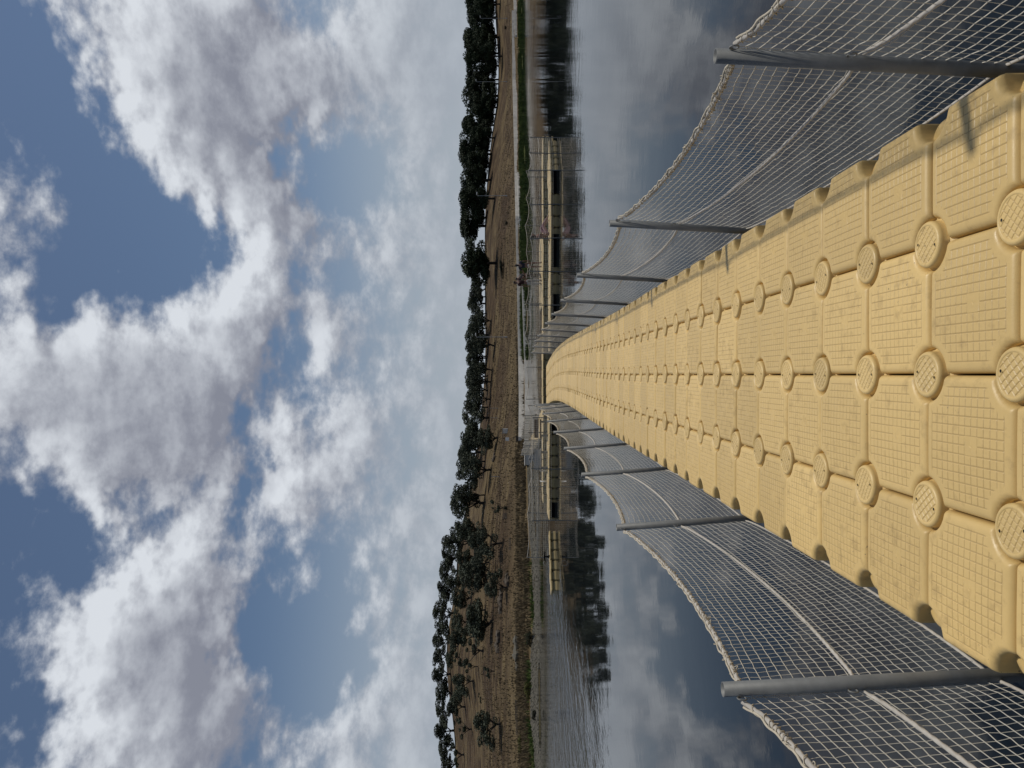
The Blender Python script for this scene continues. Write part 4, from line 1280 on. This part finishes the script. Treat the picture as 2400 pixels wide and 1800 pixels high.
def person(label, loc, face, J, top_mat, leg_mat, legs='long', sleeves=True, hair_long=False, group='people on the pool docks'):
    """J: joint positions (metres, facing -y before turning by face)"""
    root = empty('person', loc, face, label=label, cat='person', group=group)
    names = ['hip', 'belly', 'chest', 'neck', 'head', 'crown', 'lhip', 'lknee', 'lankle', 'ltoe', 'rhip', 'rknee', 'rankle', 'rtoe', 'lsh', 'lelb', 'lwri', 'lhand', 'rsh', 'relb', 'rwri', 'rhand']
    R = dict(hip=(.125, .10), belly=(.115, .09), chest=(.135, .095), neck=.05, head=(.078, .09), crown=(.06, .07), lhip=.085, lknee=.055, lankle=.036, ltoe=.032, rhip=.085, rknee=.055, rankle=.036, rtoe=.032,
             lsh=.05, lelb=.036, lwri=.026, lhand=.030, rsh=.05, relb=.036, rwri=.026, rhand=.030)
    E = [('hip', 'belly'), ('belly', 'chest'), ('chest', 'neck'), ('neck', 'head'), ('head', 'crown'), ('hip', 'lhip'), ('lhip', 'lknee'), ('lknee', 'lankle'), ('lankle', 'ltoe'),
         ('hip', 'rhip'), ('rhip', 'rknee'), ('rknee', 'rankle'), ('rankle', 'rtoe'), ('chest', 'lsh'), ('lsh', 'lelb'), ('lelb', 'lwri'), ('lwri', 'lhand'), ('chest', 'rsh'), ('rsh', 'relb'), ('relb', 'rwri'), ('rwri', 'rhand')]
    ix = {n: i for i, n in enumerate(names)}
    V_ = [J[n] for n in names]; ED = [(ix[a], ix[b]) for a, b in E]; RR = [R[n] for n in names]
    # nose and five fingers on each hand join the same surface
    hd = Vector(J['head'])
    for side in 'lr':
        h = Vector(J[side + 'hand']); w = Vector(J[side + 'wri']); d = (h - w).normalized(); sx = d.orthogonal().normalized()
        for q in range(4):
            V_.append(tuple(h + d * (.05 + .012 * (q in (1, 2))) + sx * (.03 * (q - 1.5) * .6))); RR.append(.009); ED.append((ix[side + 'hand'], len(V_) - 1))
        V_.append(tuple(h + sx * .045 + d * .01)); RR.append(.010); ED.append((ix[side + 'hand'], len(V_) - 1))
    body = link('body', skin_mesh('body', V_, ED, RR, 0, 1), M['skin'], root)
    def lerp(a, b, t): return tuple(Vector(J[a]).lerp(Vector(J[b]), t))
    # shirt with sleeves
    sv = [lerp('hip', 'belly', .2), J['belly'], J['chest'], lerp('chest', 'neck', .55), J['lsh'], lerp('lsh', 'lelb', .75), J['rsh'], lerp('rsh', 'relb', .75)]
    sr = [(.142, .115), (.135, .108), (.152, .112), .062, .064, .054, .064, .054]
    link('shirt', skin_mesh('shirt', sv, [(0, 1), (1, 2), (2, 3), (2, 4), (4, 5), (2, 6), (6, 7)], sr, 0, 1), M[top_mat], root)
    k = .96 if legs == 'long' else .42
    pv = [lerp('hip', 'belly', .25), J['hip'], J['lhip'], lerp('lhip', 'lknee', min(1, k * 1.0 if legs != 'long' else 1)), J['rhip'], lerp('rhip', 'rknee', min(1, k if legs != 'long' else 1))]
    pr = [(.135, .108), (.140, .112), .100, .075, .100, .075]
    pe = [(0, 1), (1, 2), (2, 3), (1, 4), (4, 5)]
    if legs == 'long':
        pv += [lerp('lknee', 'lankle', .92), lerp('rknee', 'rankle', .92)]; pr += [.055, .055]; pe += [(3, 6), (5, 7)]
    link('trousers' if legs == 'long' else 'shorts', skin_mesh('trousers', pv, pe, pr, 1, 1), M[leg_mat], root)
    # hair: cap over the back of the head
    c = Vector(J['head']); u = (Vector(J['crown']) - c).normalized(); fw_ = Vector((0, -1, 0)); fw_ = (fw_ - u * fw_.dot(u)).normalized()
    hv = [tuple(c + u * .075 - fw_ * .01), tuple(c + u * .03 - fw_ * .045), tuple(c - u * .03 - fw_ * .055)]; hr = [.078, .076, .055]; he = [(0, 1), (1, 2)]
    if hair_long:
        hv.append(tuple(c - u * .17 - fw_ * .07)); hr.append(.055); he.append((2, 3))
    link('hair', skin_mesh('hair', hv, he, hr, 0, 1), M['hair'], root)
    nb_ = MB(); n0 = c + fw_ * .085
    nb_.tube([tuple(n0 + u * .025), tuple(n0 - u * .012 + fw_ * .022), tuple(n0 - u * .018)], [.008, .013, .008], 6); link('nose', nb_, M['skin'], root)
    sx = u.cross(fw_)
    for s in (-1, 1):
        e = MB(); e.tube([tuple(c + fw_ * .086 + sx * s * .03 + u * .03 - sx * .010), tuple(c + fw_ * .090 + sx * s * .03 + u * .03 + sx * .010)], .007, 6); link('eye', e, M['hair'], root)
        e = MB(); e.tube([tuple(c + sx * s * .082 + u * .02), tuple(c + sx * s * .092 - u * .02)], .014, 6); link('ear', e, M['skin'], root)
    e = MB(); e.tube([tuple(c + fw_ * .082 - u * .045 - sx * .02), tuple(c + fw_ * .082 - u * .045 + sx * .02)], .006, 6); link('mouth', e, M['browncloth'], root)
    return root

def standing(h=1.62, arms='down', lean=0.0, stance=.09, bend=0.0):
    k = h / 1.72
    J = dict(hip=(0, 0, .93), belly=(0, -.01 - bend * .1, 1.08), chest=(0, -.02 - bend * .3, 1.30), neck=(0, -.03 - bend * .45, 1.46), head=(0, -.05 - bend * .6, 1.58 - bend * .05), crown=(0, -.05 - bend * .62, 1.66 - bend * .06),
             lhip=(.10, 0, .86), lknee=(stance + .02, -.02, .48), lankle=(stance + .03, .02, .08), ltoe=(stance + .05, -.13, .035),
             rhip=(-.10, 0, .86), rknee=(-stance - .02, -.05, .48), rankle=(-stance - .03, .0, .08), rtoe=(-stance - .05, -.15, .035),
             lsh=(.19, -.02 - bend * .35, 1.38), rsh=(-.19, -.02 - bend * .35, 1.38))
    if arms == 'down':
        J.update(lelb=(.25, .0, 1.12), lwri=(.25, -.07, .88), lhand=(.25, -.09, .80), relb=(-.25, .0, 1.12), rwri=(-.25, -.07, .88), rhand=(-.25, -.09, .80))
    elif arms == 'bent':
        J.update(lelb=(.26, .03, 1.12), lwri=(.14, -.18, 1.10), lhand=(.08, -.21, 1.12), relb=(-.26, .0, 1.12), rwri=(-.18, -.18, 1.02), rhand=(-.14, -.24, 1.02))
    else:   # one arm out to the rope
        J.update(lelb=(.36, -.06, 1.18), lwri=(.55, -.20, 1.10), lhand=(.62, -.23, 1.09), relb=(-.26, .02, 1.12), rwri=(-.24, -.1, .90), rhand=(-.23, -.13, .83))
    return {n: (x * k + lean * z * k, y * k, z * k) for n, (x, y, z) in J.items()}

ZD = DECK + 0.005
person('person in a navy top and white shorts with bare legs on the far dock', (6.25, 42.3, ZD), math.pi - .3, standing(1.60, 'rope', .03), 'navy', 'whitecloth', 'short', hair_long=True)
person('person in black leaning forward on the far dock between the two others', (5.85, 43.6, ZD), math.pi + .9, standing(1.58, 'bent', .0, .10, .45), 'blackcloth', 'blackcloth')
person('person in a maroon top and pale grey trousers on the far dock', (5.32, 42.6, ZD), math.pi + .5, standing(1.70, 'down', .02), 'maroon', 'greycloth')
S = dict(hip=(0, 0, .11), belly=(0, .03, .25), chest=(0, .05, .47), neck=(0, .03, .62), head=(0, .0, .74), crown=(0, 0, .82),
         lhip=(.10, -.06, .10), lknee=(.13, -.40, .40), lankle=(.13, -.70, .07), ltoe=(.14, -.84, .035), rhip=(-.10, -.06, .10), rknee=(-.12, -.46, .30), rankle=(-.12, -.84, .07), rtoe=(-.13, -.97, .05),
         lsh=(.19, .05, .54), lelb=(.24, -.1, .34), lwri=(.18, -.30, .36), lhand=(.16, -.37, .39), rsh=(-.19, .05, .54), relb=(-.25, .18, .30), rwri=(-.23, .26, .08), rhand=(-.23, .30, .035))
person('person in pink and brown sitting on the right dock with knees drawn up', (6.3, 33.75, ZD), math.pi / 2 + .2, S, 'browncloth', 'pinkcloth', 'long', hair_long=True)
